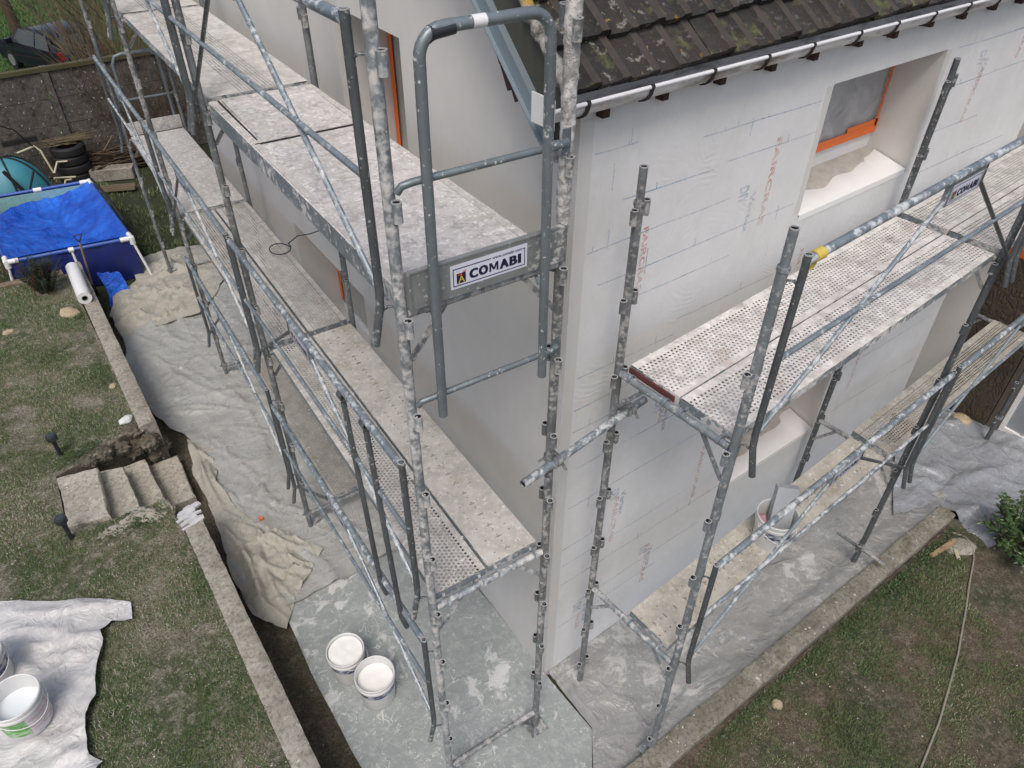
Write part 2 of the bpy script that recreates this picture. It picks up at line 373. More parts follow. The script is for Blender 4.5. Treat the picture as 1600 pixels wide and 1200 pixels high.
M['lawn_r'] = grass_ground('dark_lawn_soil', (.135, .098, .068), (.062, .072, .036), (.19, .16, .115), .52)
M['soil'] = grass_ground('damp_brown_soil', (.105, .082, .056), (.10, .09, .055), (.17, .142, .10), .5)
M['yard'] = grass_ground('shaded_yard_grass', (.055, .05, .028), (.03, .042, .014), (.05, .048, .022), .35)  # the yard's shade is darkened into this ground colour
M['meadow'] = grass_ground('bright_meadow', (.032, .07, .011), (.04, .09, .014), (.05, .10, .02), .4)
M['dark_dirt'] = plain('bare_dark_dirt', (.045, .026, .018), .95, 0, .5, 14, .6)
def blade(name, lo, hi, dry, kdry):
    m = NT(name); a = m.n('ShaderNodeAttribute', attribute_name='tint'); v = a.outputs['Fac']
    c = m.ramp(v, [(0, lo), (.55, hi), (1-kdry, hi), (min(.999, 1-kdry+.06), dry), (1, tuple(x*1.2 for x in dry))])
    return m.out(c, .8)
M['blade_l'] = blade('garden_grass', (.015, .034, .008), (.105, .165, .05), (.37, .35, .28), .22)
M['blade_r'] = blade('lawn_yard_grass', (.018, .036, .010), (.14, .19, .072), (.38, .35, .25), .20)  # one set of blade colours for the right lawn and the yard
M['blade_m'] = blade('meadow_grass', (.03, .075, .010), (.055, .125, .02), (.10, .13, .04), .1)

def concrete(name, a, b, moss=(.10, .095, .05), k=.5):
    m = NT(name); n1 = m.noise(3.5, 6, .65); n2 = m.noise(30, 5, .7)
    c = m.mix(m.step(n1, .35, .65), a, b); c = m.mix(m.math('MULTIPLY', m.step(n2, .48, .64), .75), c, tuple(x*.5 for x in a)); c = m.mix(m.math('MULTIPLY', m.step(m.noise(11, 7, .75, vec=m.mapv(m.co(), loc=(2, 9, 6))), .55, .64), .6), c, tuple(min(1, x*1.35) for x in b)); c = m.mix(m.math('MULTIPLY', m.step(m.noise(6, 5, .7, vec=m.mapv(m.co(), loc=(5, 3, 2))), .52, .68), k), c, moss)
    c = m.mix(m.step(m.noise(26, 3), .67, .70), c, (.5, .49, .45)); m.bump(m.math('ADD', n1, n2), .6, .012)
    return m.out(c, .95)
M['conc_l'] = concrete('weathered_coping', (.25, .225, .19), (.36, .335, .29))
M['conc_r'] = concrete('mossy_kerb_concrete', (.15, .138, .11), (.26, .242, .20), (.085, .075, .035), .8)
M['step'] = concrete('limestone_step', (.29, .265, .215), (.43, .405, .35), (.19, .185, .13), .4)
M['backwall'] = concrete('dark_damp_concrete', (.075, .064, .054), (.135, .12, .105), (.020, .019, .018), .85)
M['rubble'] = concrete('old_rubble', (.09, .075, .055), (.17, .15, .12), (.05, .055, .025), .6)
M['stone'] = concrete('pale_stone', (.40, .31, .20), (.48, .41, .30), (.3, .22, .12), .3)
M['white_stone'] = plain('white_pebble', (.62, .65, .62), .7, 0, .12, 6, .1)
def rubble_wall():
    m = NT('dark_rubble_wall'); wv = m.vm('ADD', m.co(), m.vm('SCALE', m.n('ShaderNodeTexNoise').outputs[1])); wv.node.inputs[1].links[0].from_node.inputs['Scale'].default_value = .5; v = m.vor(8, 'DISTANCE_TO_EDGE', vec=wv); n = m.noise(9, 6, .7); cell = m.vor(13, out='Color')
    c = m.mix(n, (.045, .036, .027), (.10, .078, .055)); c = m.mix(m.math('MULTIPLY', m.sep(cell)[0], .4), c, (.09, .07, .045)); c = m.mix(m.step(v, .0, .10), (.066, .053, .041), c)
    c = m.mix(m.step(m.noise(26, 3), .66, .72), c, (.22, .17, .07)); m.bump(m.math('ADD', m.math('MULTIPLY', m.step(v, 0, .15), .3), n), .8, .03)
    return m.out(c, .95)
M['rubblewall'] = rubble_wall()

def sheet_mat(name, ca, cb, spat_crest, rough=.32, k=.66, lines=True, wr_=.6, cs=1.0):
    m = NT(name); p = m.co(); n1 = m.noise(1.5, 5, .6); n2 = m.noise(6, 7, .7, dist=.5); n3 = m.noise(40, 5, .7)
    def rid(sc, vec, dist):
        x = m.n('ShaderNodeTexNoise'); x.noise_type = 'RIDGED_MULTIFRACTAL'; x.normalize = True; m.L(vec, x.inputs['Vector'])
        for k_, v_ in (('Scale', sc), ('Detail', 4.0), ('Roughness', .5), ('Lacunarity', 2.1), ('Offset', 1.0), ('Gain', 2.0), ('Distortion', dist)): x.inputs[k_].default_value = v_
        return x.outputs[0]
    r1 = rid(2.2*cs, m.mapv(p, (1, 1.9, 1), (0, 0, R(28))), .5); r2 = rid(3.1*cs, m.mapv(p, (1.8, 1, 1), (0, 0, R(12)), (3, 1, 2)), .7)
    r = m.math('MAXIMUM', r1, m.math('MULTIPLY', r2, .9))
    c = m.mix(m.step(n1, .3, .7), ca, cb); c = m.mix(m.math('MULTIPLY', m.step(n2, .42, .72), .4), c, tuple(x*.72 for x in ca))
    c = m.mix(m.math('MULTIPLY', m.step(r, .35, .8), wr_*.55), c, spat_crest); c = m.mix(m.math('MULTIPLY', m.step(m.math('SUBTRACT', 1.0, r), .80, .97), wr_*.6), c, tuple(x*.5 for x in ca))  # wrinkle shading put into the colour: crests lightened, valleys darkened
    c = m.mix(m.math('MULTIPLY', m.step(m.noise(14, 6, .75), .50, .72), .45), c, spat_crest)
    big = m.math('ADD', m.math('MULTIPLY', n2, .6), m.math('MULTIPLY', m.noise(.9, 3, vec=m.mapv(p, loc=(7, 2, 5))), .5))
    sp = m.math('MAXIMUM', m.math('MULTIPLY', m.step(big, k, k+.04), .85), m.math('MULTIPLY', m.step(m.math('ADD', n3, m.math('MULTIPLY', n1, .25)), .74, .78), .85))
    if lines:
        e = m.vor(2.3, 'DISTANCE_TO_EDGE', vec=m.vm('ADD', p, m.vm('SCALE', m.n('ShaderNodeTexNoise').outputs[1])))
        ln = m.math('MULTIPLY', m.math('LESS_THAN', e, .009), m.step(m.noise(1.9, 2, vec=m.mapv(p, loc=(3, 3, 3))), .53, .55)); sp = m.math('MAXIMUM', sp, ln)
    c = m.mix(sp, c, spat_crest)
    m.bump(m.math('ADD', m.math('MULTIPLY', r, wr_*1.3), m.math('MULTIPLY', n2, .5)), .8, .02)
    return m.out(c, m.ramp(sp, [(0, rough), (1, .6)]), 0, None, .5)
M['sheet_a'] = sheet_mat('grey_plastic_sheet', (.215, .24, .235), (.285, .315, .31), (.56, .57, .56), .28, .60, wr_=.25)
M['sheet_b'] = sheet_mat('dusty_plastic_sheet', (.25, .25, .235), (.345, .35, .335), (.50, .50, .48), .34, .66, False, .45)
M['sheet_e'] = sheet_mat('worn_grey_sheet', (.175, .175, .17), (.25, .255, .255), (.47, .47, .46), .28, .61, False, .5)
M['sheet_f'] = sheet_mat('bluish_clear_sheet', (.15, .165, .19), (.215, .235, .265), (.40, .41, .425), .18, .72, False, .6, .8)
M['canvas'] = sheet_mat('dirty_canvas', (.27, .255, .21), (.36, .345, .29), (.47, .455, .40), .6, .72, False, .5)
M['sheet_w'] = sheet_mat('white_plastic_sheet', (.41, .405, .40), (.52, .515, .51), (.64, .635, .63), .35, .68, False, .6)
M['tarp'] = None
def tarp():
    m = NT('blue_tarpaulin'); n = m.noise(3, 6, .6, dist=.8); w_ = m.noise(9, 5, .6, dist=1.5, vec=m.mapv(m.co(), (1, 2.5, 1), (0, 0, R(20))))
    m.bump(m.math('ADD', n, w_), .9, .05)
    return m.out(m.mix(m.step(n, .35, .7), (.006, .06, .46), (.015, .17, .80)), .25)  # highlights on the creases painted in as lighter blue
M['tarp'] = tarp()
M['pool_blue'] = plain('navy_pool_vinyl', (.012, .022, .14), .4, 0, .3, 3, .15)
M['pool_rail'] = plain('blue_pool_rail', (.035, .09, .36), .4, 0, .2, 5, .05)
def mosaic():
    m = NT('pool_liner_mosaic'); b = m.n('ShaderNodeTexBrick', offset=0.0); m.L(m.mapv(m.co(), (1, 1, 1), (R(90), 0, 0)), b.inputs['Vector']); b.inputs['Scale'].default_value = 9
    b.inputs['Color1'].default_value = (.13, .40, .46, 1); b.inputs['Color2'].default_value = (.20, .50, .55, 1); b.inputs['Mortar'].default_value = (.30, .42, .40, 1); b.inputs['Mortar Size'].default_value = .09; b.inputs['Brick Width'].default_value = .5; b.inputs['Row Height'].default_value = .5
    return m.out(b.outputs[0], .4)
M['mosaic'] = mosaic()
M['water'] = plain('murky_pool_water', (.12, .26, .27), .08, 0, .3, 2, .05)
M['white_plastic'] = plain('white_plastic', (.74, .74, .74), .4, 0, .08, 8, .04)
M['bucket'] = plain('grubby_white_bucket', (.66, .66, .65), .45, 0, .22, 7, .06)
M['paint'] = plain('wet_white_render', (.82, .81, .78), .45, 0, .07, 5, .3)
M['paint2'] = plain('bluish_white_render', (.74, .79, .82), .35, 0, .08, 7, .3)
M['crumb2'] = plain('dried_plaster', (.60, .585, .555), .9, 0, .25, 20, .1)
M['weed'] = plain('weed_leaf', (.05, .085, .026), .6, 0, .6, 16, .1)
M['crumb'] = plain('plaster_crumb', (.55, .53, .48), .9, 0, .3, 20, .1)
M['navy'] = marking('navy_label_print', (.02, .03, .09), .30, .42, 1.0)
def label(name, c1, c2):
    m = NT(name); n = m.noise(16, 5, .6, vec=m.mapv(m.co(), (1, 1, 2.5))); return m.out(m.mix(m.step(n, .46, .56), c1, c2), .5)
M['label_navy'] = label('navy_scribble_label', (.035, .05, .12), (.45, .48, .52))
M['label_green'] = label('green_leafy_label', (.10, .30, .07), (.34, .50, .30))
M['label_pink'] = label('faded_pink_label', (.45, .38, .40), (.60, .57, .60))
M['black'] = plain('black_rubber', (.012, .012, .013), .7, 0, .3, 10, .2)
M['black_plastic'] = plain('black_plastic', (.03, .032, .04), .35, 0, .2, 10, .1)
M['wood'] = plain('grey_timber', (.19, .15, .105), .9, 0, .4, 12, .4)
M['wood_new'] = plain('tan_timber', (.30, .21, .12), .9, 0, .25, 14, .3)
M['twig'] = plain('bare_twig', (.16, .125, .075), .9, 0, .4, 9, .2)
M['twig_dark'] = plain('dark_bare_twig', (.075, .05, .03), .9, 0, .4, 9, .2)
M['twig_red'] = plain('red_bare_twig', (.22, .05, .03), .9, 0, .4, 9, .2)
M['teal'] = plain('teal_tent_cloth', (.05, .24, .30), .5, 0, .25, 4, .1)
M['red'] = plain('red_cloth', (.28, .03, .025), .7, 0, .3, 8, .2)
M['cream'] = plain('cream_tube', (.55, .5, .36), .5, 0, .15, 8, .05)
M['cable'] = plain('grey_cable', (.26, .235, .19), .7, 0, .3, 12, .1)
M['car'] = plain('dark_blue_car_paint', (.014, .016, .028), .14, .3, .2, 3, .0)
M['glass_dark'] = plain('dark_car_glass', (.05, .055, .06), .06, 0, .2, 3, .0)
M['tail'] = plain('red_tail_lamp', (.35, .02, .02), .25, 0, .2, 10, .05)
M['plate'] = plain('number_plate', (.6, .6, .6), .5)
M['needle'] = plain('rosemary_leaf', (.022, .036, .017), .8, 0, .5, 20, .1)
M['leaf'] = plain('glossy_green_leaf', (.045, .085, .022), .4, 0, .55, 9, .1)
M['sign_white'] = plain('white_sticker', (.66, .67, .78), .4, 0, .06, 8, .03)
M['sign_navy'] = plain('navy_sticker_ink', (.012, .012, .05), .5, 0, .05, 8, .02)
M['sign_yellow'] = plain('yellow_sticker_ink', (.6, .48, .05), .5, 0, .05, 8, .02)
M['sign_red'] = plain('red_sticker_ink', (.6, .03, .05), .5, 0, .05, 8, .02)
M['yellow_tape'] = plain('yellow_tape', (.62, .48, .10), .6, 0, .15, 12, .1)
M['grey_panel'] = plain('grey_door_panel', (.24, .26, .29), .4, 0, .12, 3, .05)
M['brown_post'] = plain('brown_wood_post', (.10, .082, .066), .85, 0, .3, 9, .3)
M['foam'] = plain('grey_mixing_board', (.40, .43, .45), .8, 0, .12, 12, .3)
M['pink'] = plain('pink_scraper', (.5, .27, .3), .6, 0, .2, 30, .2)
M['orange'] = plain('orange_brick', (.62, .16, .06), .8, 0, .2, 20, .2)

# ---------------------------------------------------------------- the house
GA = R(2.4); gd = Vector((math.sin(GA), math.cos(GA), 0)); gi = Vector((math.cos(GA), -math.sin(GA), 0))
Z = Vector((0, 0, 1)); X = Vector((1, 0, 0)); Y = Vector((0, 1, 0))
house = empty('house', (0, 0, 0), 'house with smooth beige gable, combed grey long wall and dark tiled roof', 'house')
def wall_panel(org, u, inn, W, top, holes, depth, mi_front=0, mi_rev=1, step=None):
    mb = MB(); us = sorted({0.0, W, *[h[0] for h in holes], *[h[1] for h in holes]}); org = Vector(org)
    zs = sorted({-.3, *[h[2] for h in holes], *[h[3] for h in holes]})
    def P(a, z, d=0): return org+u*a+Z*z+inn*d
    for a0, a1 in zip(us, us[1:]):
        lv = zs+[None]
        for z0, z1 in zip(lv, lv[1:]):
            if z0 is None: break
            if any(h[0] <= a0+1e-6 and a1 <= h[1]+1e-6 and z1 is not None and h[2] <= z0+1e-6 and z1 <= h[3]+1e-6 for h in holes): continue
            t0, t1 = (top(a0), top(a1)) if z1 is None else (z1, z1)
            mb.add([P(a0, z0), P(a1, z0), P(a1, t1), P(a0, t0)], [(0, 1, 2, 3)], mi_front)
    for (a0, a1, z0, z1) in holes:
        for q in (((a0, z0), (a0, z1)), ((a1, z1), (a1, z0)), ((a0, z1), (a1, z1)), ((a1, z0), (a0, z0))):
            (p, r), (s, t) = q
            mb.add([P(p, r), P(s, t), P(s, t, depth), P(p, r, depth)], [(0, 1, 2, 3)], mi_rev)
    mb.open = True
    return mb
W1 = (1.955, 3.207, 3.68, 4.53); W2 = (1.955, 3.207, 1.10, 2.25)
ew = wall_panel((0, 0, 0), X, Y, 5.03, lambda a: 4.93, [W1, W2], .36)
ew.add([(5.03, 0, -.3), (5.03, .6, -.3), (5.03, .6, 4.93), (5.03, 0, 4.93)], [(0, 1, 2, 3)], 1)
ewo = ew.build('long_wall', [M['basecoat'], M['render']], house, smooth=0); tag(ewo, 'grey base coated wall with comb marks and faded blue and red print')
G1 = (1.758, 2.759, 3.35, 4.69); G2 = (2.95, 4.70, .95, 2.226); GL = 7.9
gw = wall_panel((0, 0, 0), gd, gi, GL, lambda a: min(4.74+.86*a, 9.6), [G1, G2], .44)
e = gd*GL
gw.add([e+Z*-.3, e+gi*6-Z*.3, e+gi*6+Z*9, e+Z*9], [(0, 1, 2, 3)], 0)
gwo = gw.build('gable_wall', [M['render'], M['render']], house, smooth=0); tag(gwo, 'smooth beige rendered gable wall')
rw = MB()           # recessed wall and return beyond the end of the new insulation
rw.box((5.29, .6, 2.3), X, Y, Z, .26, .06, 2.6); rw.box((5.61, .26, 2.3), X, Y, Z, .06, .40, 2.6); rw.box((6.6, -.02+.3, 3.4), X, Y, Z, .93, .12, 1.5)
rw.build('recessed_wall', M['render'], house, smooth=0)
def strip(mb, x0, x1, z0, z1, proud=.003): mb.box(((x0+x1)/2, -proud/2, (z0+z1)/2), X, Y, Z, (x1-x0)/2, proud/2, (z1-z0)/2)
for q_ in ((0.0, .085, 0, 4.72), (3.208, 3.262, 3.68, 4.53), (1.90, 1.954, 3.72, 4.53), (3.208, 3.25, 1.10, 2.25), (1.91, 1.954, 1.10, 2.25)):
    bd = MB(); strip(bd, *q_); bd.build('corner_bead', M['bead'], house, smooth=0)
# printed grid lines and lettering of the insulation boards showing through the base coat
def hline(x0, x1, z, t=.007, ticks=True):
    n = max(2, int((x1-x0)/.25)); zz = z; mk = MB(); mk.open = True
    for k in range(n):
        a, b = x0+(x1-x0)*k/n, x0+(x1-x0)*(k+1)/n; z2 = zz+random.uniform(-.006, .006)
        mk.add([(a, -.0022, zz-t/2), (b, -.0022, z2-t/2), (b, -.0022, z2+t/2), (a, -.0022, zz+t/2)], [(0, 1, 2, 3)]); zz = z2
        if ticks and random.random() < .45:
            tx = random.uniform(a, b); h = random.uniform(.02, .06); mk.add([(tx, -.0026, zz), (tx+.006, -.0026, zz), (tx+.006, -.0026, zz+h), (tx, -.0026, zz+h)], [(0, 1, 2, 3)])
    mk.build('ruled_line', M['blue_mark'], house, smooth=0)
for a in ((.86, 1.87, 4.46), (3.35, 4.6, 4.52), (.10, .38, 4.545), (.32, 1.0, 4.26), (3.3, 4.05, 3.93), (4.1, 4.9, 4.52), (.2, 1.86, 3.80), (.45, 1.3, 3.62), (.10, .9, 3.2), (.1, 1.6, 2.77), (.12, 1.75, 2.05), (.10, 1.9, 1.19), (3.4, 4.9, 1.75), (3.35, 4.8, 2.6), (.1, 1.2, .62), (3.3, 4.9, 1.19), (.05, .5, 1.62), (.10, 1.2, 4.02), (1.1, 1.9, 4.27), (.15, 1.5, 2.42), (.10, 1.4, 1.42), (.3, 1.7, .82), (3.35, 4.9, 4.25), (3.4, 4.7, 3.62), (.9, 1.85, 3.30), (.1, .7, 2.95)): hline(*a)
for x, z0, h in ((.232, 4.33, .14), (.42, 4.27, .13), (.33, 4.55, .07), (.55, 3.75, .16), (1.25, 4.38, .1), (.24, 4.0, .12), (1.7, 3.74, .1), (.3, 1.95, .1), (.9, 1.15, .09), (1.5, 1.16, .08)):
    mk = MB(); mk.open = True; mk.add([(x, -.0026, z0), (x+.007, -.0026, z0), (x+.007, -.0026, z0+h), (x, -.0026, z0+h)], [(0, 1, 2, 3)]); mk.build('ruled_tick', M['blue_mark'], house, smooth=0)
def vtext(body, x, ztop, length, hgt, m):      # lettering read downwards
    lt = MB(); lt.open = True; put_text(lt, body, (x, -.0028, ztop), -Z, X, length, hgt, 0, .03); lt.build('printed_lettering', M['blue_text'] if m else M['red_mark'], house, smooth=0)
vtext('FAIRCRAS', 1.52, 4.31, .56, .05, 0); vtext('FAIRCRAS', .565, 1.86, .50, .05, 0); vtext('FAIRCRAS', 1.03, .98, .52, .05, 0); vtext('FAIRCRAS', 1.50, 1.85, .60, .045, 0); vtext('FAIRCRAS', 3.79, 4.38, .46, .05, 0); vtext('FAIRCRAS', .90, 2.72, .3, .045, 0); vtext('FAIRCRAS', 4.3, 4.62, .32, .045, 0); vtext('FAIRCRAS', .5, 4.05, .4, .04, 0); vtext('FAIRCRAS', 3.6, 1.9, .5, .045, 0); vtext('FAIRCRAS', .3, .62, .2, .04, 0); vtext('FAIRCRAS', 2.1, 3.4, .3, .04, 0)
for x, z in ((1.43, 4.03), (.68, 1.92), (1.12, .95), (3.87, 4.40), (1.0, 2.6), (.42, .75)):
    vtext('DIY', x-.16, z+.04, .11, .085, 1); vtext('Vertex', x-.05, z-.02, .27, .05, 1)

def window(name, org, u, inn, a0, a1, z0, z1, depth, far_tape=True, bottom=True, label=None):
    org = Vector(org); fr = MB(); dpt = depth-.02
    def P(a, z, d): return org+u*a+Z*z+inn*d
    fw_ = .07
    for (p, q) in (((a0, a0+fw_), (z0, z1)), ((a1-fw_, a1), (z0, z1)), ((a0+fw_, a1-fw_), (z1-fw_, z1)), ((a0+fw_, a1-fw_), (z0, z0+.13 if bottom else z0+fw_))):
        fr.box(P(sum(p)/2, sum(q)/2, dpt+.03), u, inn, Z, (p[1]-p[0])/2, .03, (q[1]-q[0])/2)
    f = fr.build('window', M['white_pvc'], house, smooth=0)
    if label: tag(f, label)
    # wrinkled masking film stuck over the glass
    fm = MB(); fm.open = True; nx, nz = 24, 24; A0, A1, Z0, Z1 = a0+.03, a1-.03, z0+.14, z1-.02
    vs = [P(A0+(A1-A0)*i/nx, Z0+(Z1-Z0)*j/nz, dpt-.012-.012*noise.noise((i*.35, j*.22+i*.2, a0))) for j in range(nz+1) for i in range(nx+1)]
    fm.add(vs, [(j*(nx+1)+i, j*(nx+1)+i+1, (j+1)*(nx+1)+i+1, (j+1)*(nx+1)+i) for j in range(nz) for i in range(nx)])
    fm.build('masking_film', M['film' if bottom else 'film_beige'], f)
    tp = MB()
    if bottom:
        tp.box(P((a0+a1)/2, z0+.165, dpt-.030), u, inn, Z, (a1-a0)/2-.01, .002, .032); tp.box(P(a1-.20, z0+.215, dpt-.030), u, inn, Z, .19, .002, .017)
    tp.box(P(a1-(.035 if bottom else .04), (z0+z1)/2+.08, dpt-.030), u, inn, Z, .012 if bottom else .030, .002, (z1-z0)/2-.10)
    tp.build('tape', M['tape'], f, smooth=0)
    return f
window('window', (0, 0, 0), X, Y, W1[0], W1[1], 3.76, W1[3], .36, label='upper window masked with grey film and orange tape')
window('window', (0, 0, 0), X, Y, W2[0], W2[1], 1.20, W2[3], .36)
window('window', (0, 0, 0), gd, gi, *G1, .44, bottom=False)
window('window', (0, 0, 0), gd, gi, *G2, .44, bottom=False)
def sill(x0, x1, z):
    o = MB(); o.add([(x0, .005, z-.06), (x1, .005, z-.06), (x1, .35, z-.06), (x0, .35, z-.06), (x0, .005, z), (x1, .005, z+.02), (x1, .35, z+.095), (x0, .35, z+.085)], [(4, 5, 6, 7), (0, 1, 5, 4), (3, 7, 6, 2), (0, 4, 7, 3), (1, 2, 6, 5)])
    s = o.build('sill', M['old_sill'], house, smooth=0)
    p = MB(); n = 30; vs = []
    for i in range(n+1):
        a = i/n; x = x0+.01+(x1-x0-.02)*a; b = .15+.05*noise.noise((x*4, z, 1))+.10*max(0, a-.35)+(.04 if a > .85 else 0)
        zf = z+.02*a
        vs += [(x, -.004, zf-.03), (x, -.004, zf+.012), (x, b, zf+.014+b*.21), (x, b+.012, zf+.004+b*.21)]
    for i in range(n):
        for k in range(3): p.f.append((i*4+k, i*4+k+1, i*4+5+k, i*4+4+k)); p.m.append(0)
    p.v = vs; p.build('fresh_plaster', M['fresh'], s, smooth=60)
sill(W1[0], W1[1], 3.68); sill(W2[0], W2[1], 1.10)
# roof
SL = R(41); sdv = Vector((.042*math.cos(SL), math.cos(SL), math.sin(SL))); snv = Vector((0, -math.sin(SL), math.cos(SL)))
rb = MB(); rb.open = True; e0 = Vector((-.175, -.10, 4.885)); tw = .166
prof = ((0, .0), (.098, .0), (.110, .019), (.150, .021), (.168, .002))
EXPO = .21
for i in range(24):
    for j in range(45):
        dx, dt, dl = random.uniform(-.003, .003), random.uniform(-.012, .010), random.uniform(-.006, .008)
        lo, hi, ft = [], [], []
        for (px, ph) in prof:
            b = e0+X*(j*tw+px+dx); t0 = i*EXPO+dt
            lo.append(b+sdv*t0+snv*(.045+ph+dl)); hi.append(b+sdv*(t0+EXPO+.07)+snv*(.004+ph*.9+dl)); ft.append(b+sdv*t0+snv*(.012+ph*.2+dl))
        n = len(prof); vs = lo+hi+ft
        rb.add(vs, [(k, k+1, n+k+1, n+k) for k in (0, 1, 3)]+[(2*n+k, 2*n+k+1, k+1, k) for k in range(n-1)]+[(0, n, 2*n)]); rb.add(vs, [(2, 3, n+3, n+2)], 1)
# underlay so nothing shows through
rb.add([e0+snv*-.005, e0+X*7.3-snv*.005, e0+X*7.3+sdv*5.2-snv*.005, e0+sdv*5.2-snv*.005], [(0, 1, 2, 3)])
roof = rb.build('roof', [M['tile'], M['tile_rib']], house, smooth=25)
vb = MB(); N_ = 240; pts = []; rs = []          # crumbling lichen covered mortar edge
for i in range(N_):
    t = i*.021-.01; pts.append(e0+sdv*t+snv*(.035+.010*noise.noise((t*7, 0, 2))+.008*noise.noise((t*31, 1, 2)))+X*(-.004+.014*noise.noise((t*9, 4, 2))+.010*noise.noise((t*40, 2, 7)))); rs.append(.030+.010*noise.noise((t*11, 7, 1))+.009*noise.noise((t*45, 3, 4)))
vb.path(pts, rs, 12); vo = vb.build('verge_mortar', M['verge'], roof, smooth=180)
for v in vo.data.vertices: v.co += Vector((noise.noise(v.co*30), noise.noise(v.co*33+Vector((5, 0, 0))), noise.noise(v.co*31+Vector((0, 7, 0)))))*.014
mb = MB(); p0 = Vector((-.155, -.05, 4.80)); mb.bar(p0+sdv*-.02, p0+sdv*5.2, Z*.135, X*.018); mb.build('barge_board', M['mossy'], roof, smooth=0)
z = MB(); q = Vector((-.205, .0, 4.712)); z.bar(q-sdv*.04, q+sdv*5.2, Z*.046, X*.0025); z.bar(q-sdv*.04+X*-.012-Z*.044, q+sdv*5.2+X*-.012-Z*.044, X*.012, Z*.003); z.bar(q-sdv*.03+X*.016+Z*.044, q+sdv*5.2+X*.016+Z*.044, X*.016, Z*.003)
z.build('verge_flashing', M['zinc'], roof, smooth=0)
sh = MB()
for (t, h, l) in ((.50, .045, .05), (.40, .07, .06), (.32, .06, .05), (.22, .03, .04)): sh.box(Vector((-.16, .0, 4.665))+sdv*t-Z*h*.7, X, (sdv+snv*.3).normalized(), (snv-sdv*.3).normalized(), .03, l, h*.6)
tag(sh.build('broken_tile_edge', M['rafter'], roof, smooth=0), 'dark broken tile corners sticking out below the flashing')
g = MB(); g.open = True; gc = Vector((0, -.072, 4.85)); GX0, GX1 = -.265, 7.0; ns = 12
vs = []
for x in (GX0, GX1):
    for rr in (.066, .063):
        for k in range(ns+1):
            a = math.pi+math.pi*k/ns; vs.append((x, gc.y+rr*math.cos(a), gc.z+rr*math.sin(a)))
m_ = ns+1
for s_ in (0, 1): g.add([vs[s_*m_+k] for k in range(m_)]+[vs[2*m_+s_*m_+k] for k in range(m_)], [(k, k+1, m_+k+1, m_+k) for k in range(ns)])
g.add([vs[k] for k in range(m_)], [tuple(range(m_))])
gut = g.build('gutter', M['gutter'], house, smooth=60)
l = MB(); l.tube((GX0, gc.y-.068, gc.z+.004), (GX1, gc.y-.068, gc.z+.004), .0095, 10); l.tube((GX0, gc.y-.068, gc.z+.004), (GX0, gc.y-.068, gc.z+.004001), .001); l.build('gutter_lip', M['gutter_lip'], gut)
l = MB(); l.box((GX0-.004, gc.y+.005, gc.z-.012), X, Y, Z, .003, .075, .062); tag(l.build('end_cap', M['white_pvc'], gut, smooth=0), 'pale square end plate of the gutter')
for k in range(17):
    x = -.10+k*.385+random.uniform(-.02, .02); b = MB(); pts = [(gc.y+.072*math.cos(a), gc.z+.072*math.sin(a)) for a in [math.pi*.93+math.pi*1.07*i/10 for i in range(11)]]
    for (y0, z0), (y1, z1) in zip(pts, pts[1:]):
        rad = Vector((0, (y0+y1)/2-gc.y, (z0+z1)/2-gc.z)).normalized(); b.bar((x, y0, z0), (x, y1, z1), X*.0095, rad*.0035)
    b.tube((x-.010, gc.y-.068, gc.z+.004), (x+.010, gc.y-.068, gc.z+.004), .0125, 8)
    b.build('gutter_bracket', M['bracket'], gut, smooth=0)
    r_ = MB(); xx = x+.20; r_.box((xx, -.008, 4.752+random.uniform(-.005, .005)), X, Y, Z, .020, .040, .019+random.uniform(0, .008)); r_.build('rafter_end', M['rafter'], roof, smooth=0)

# stone porch beyond the house
porch = empty('stone_porch', (6.1, -.4, 0), 'dark rubble stone porch wall with a white framed grey door beyond the long wall', 'porch')
s = MB(); s.box((6.24, -.26, .97), X, Y, Z, .15, .36, 1.1); s.build('stone_wall', M['rubblewall'], porch, smooth=0)
s = MB(); s.box((6.16, -.69, 1.05), X, Y, Z, .05, .06, 1.1); s.build('wooden_post', M['brown_post'], porch, smooth=0)
d = MB()
for y0, y1, z0, z1 in ((-.80, -.752, .02, 2.1), (-1.72, -1.66, .02, 2.1), (-1.66, -.80, 2.03, 2.1), (-1.66, -.80, .02, .12)): d.box((6.19, (y0+y1)/2, (z0+z1)/2), X, Y, Z, .035, (y1-y0)/2, (z1-z0)/2)
dr = d.build('door', M['white_pvc'], porch, smooth=0); d = MB(); d.box((6.21, -1.23, 1.07), X, Y, Z, .02, .428, .948); d.build('door_panel', M['grey_panel'], dr, smooth=0)
d = MB(); d.box((6.2, -.95, .0), X, Y, Z, .14, .85, .02); d.build('doorstep', M['old_sill'], porch, smooth=0)
d = MB(); d.box((6.22, -.3, 2.12), X, Y, Z, .12, .36, .045); d.build('tape', M['tape'], porch, smooth=0)
d = MB(); d.box((6.25, -.8, 2.42), X, Y, Z, .08, .9, .25); d.build('lintel', M['grey_panel'], porch, smooth=0)

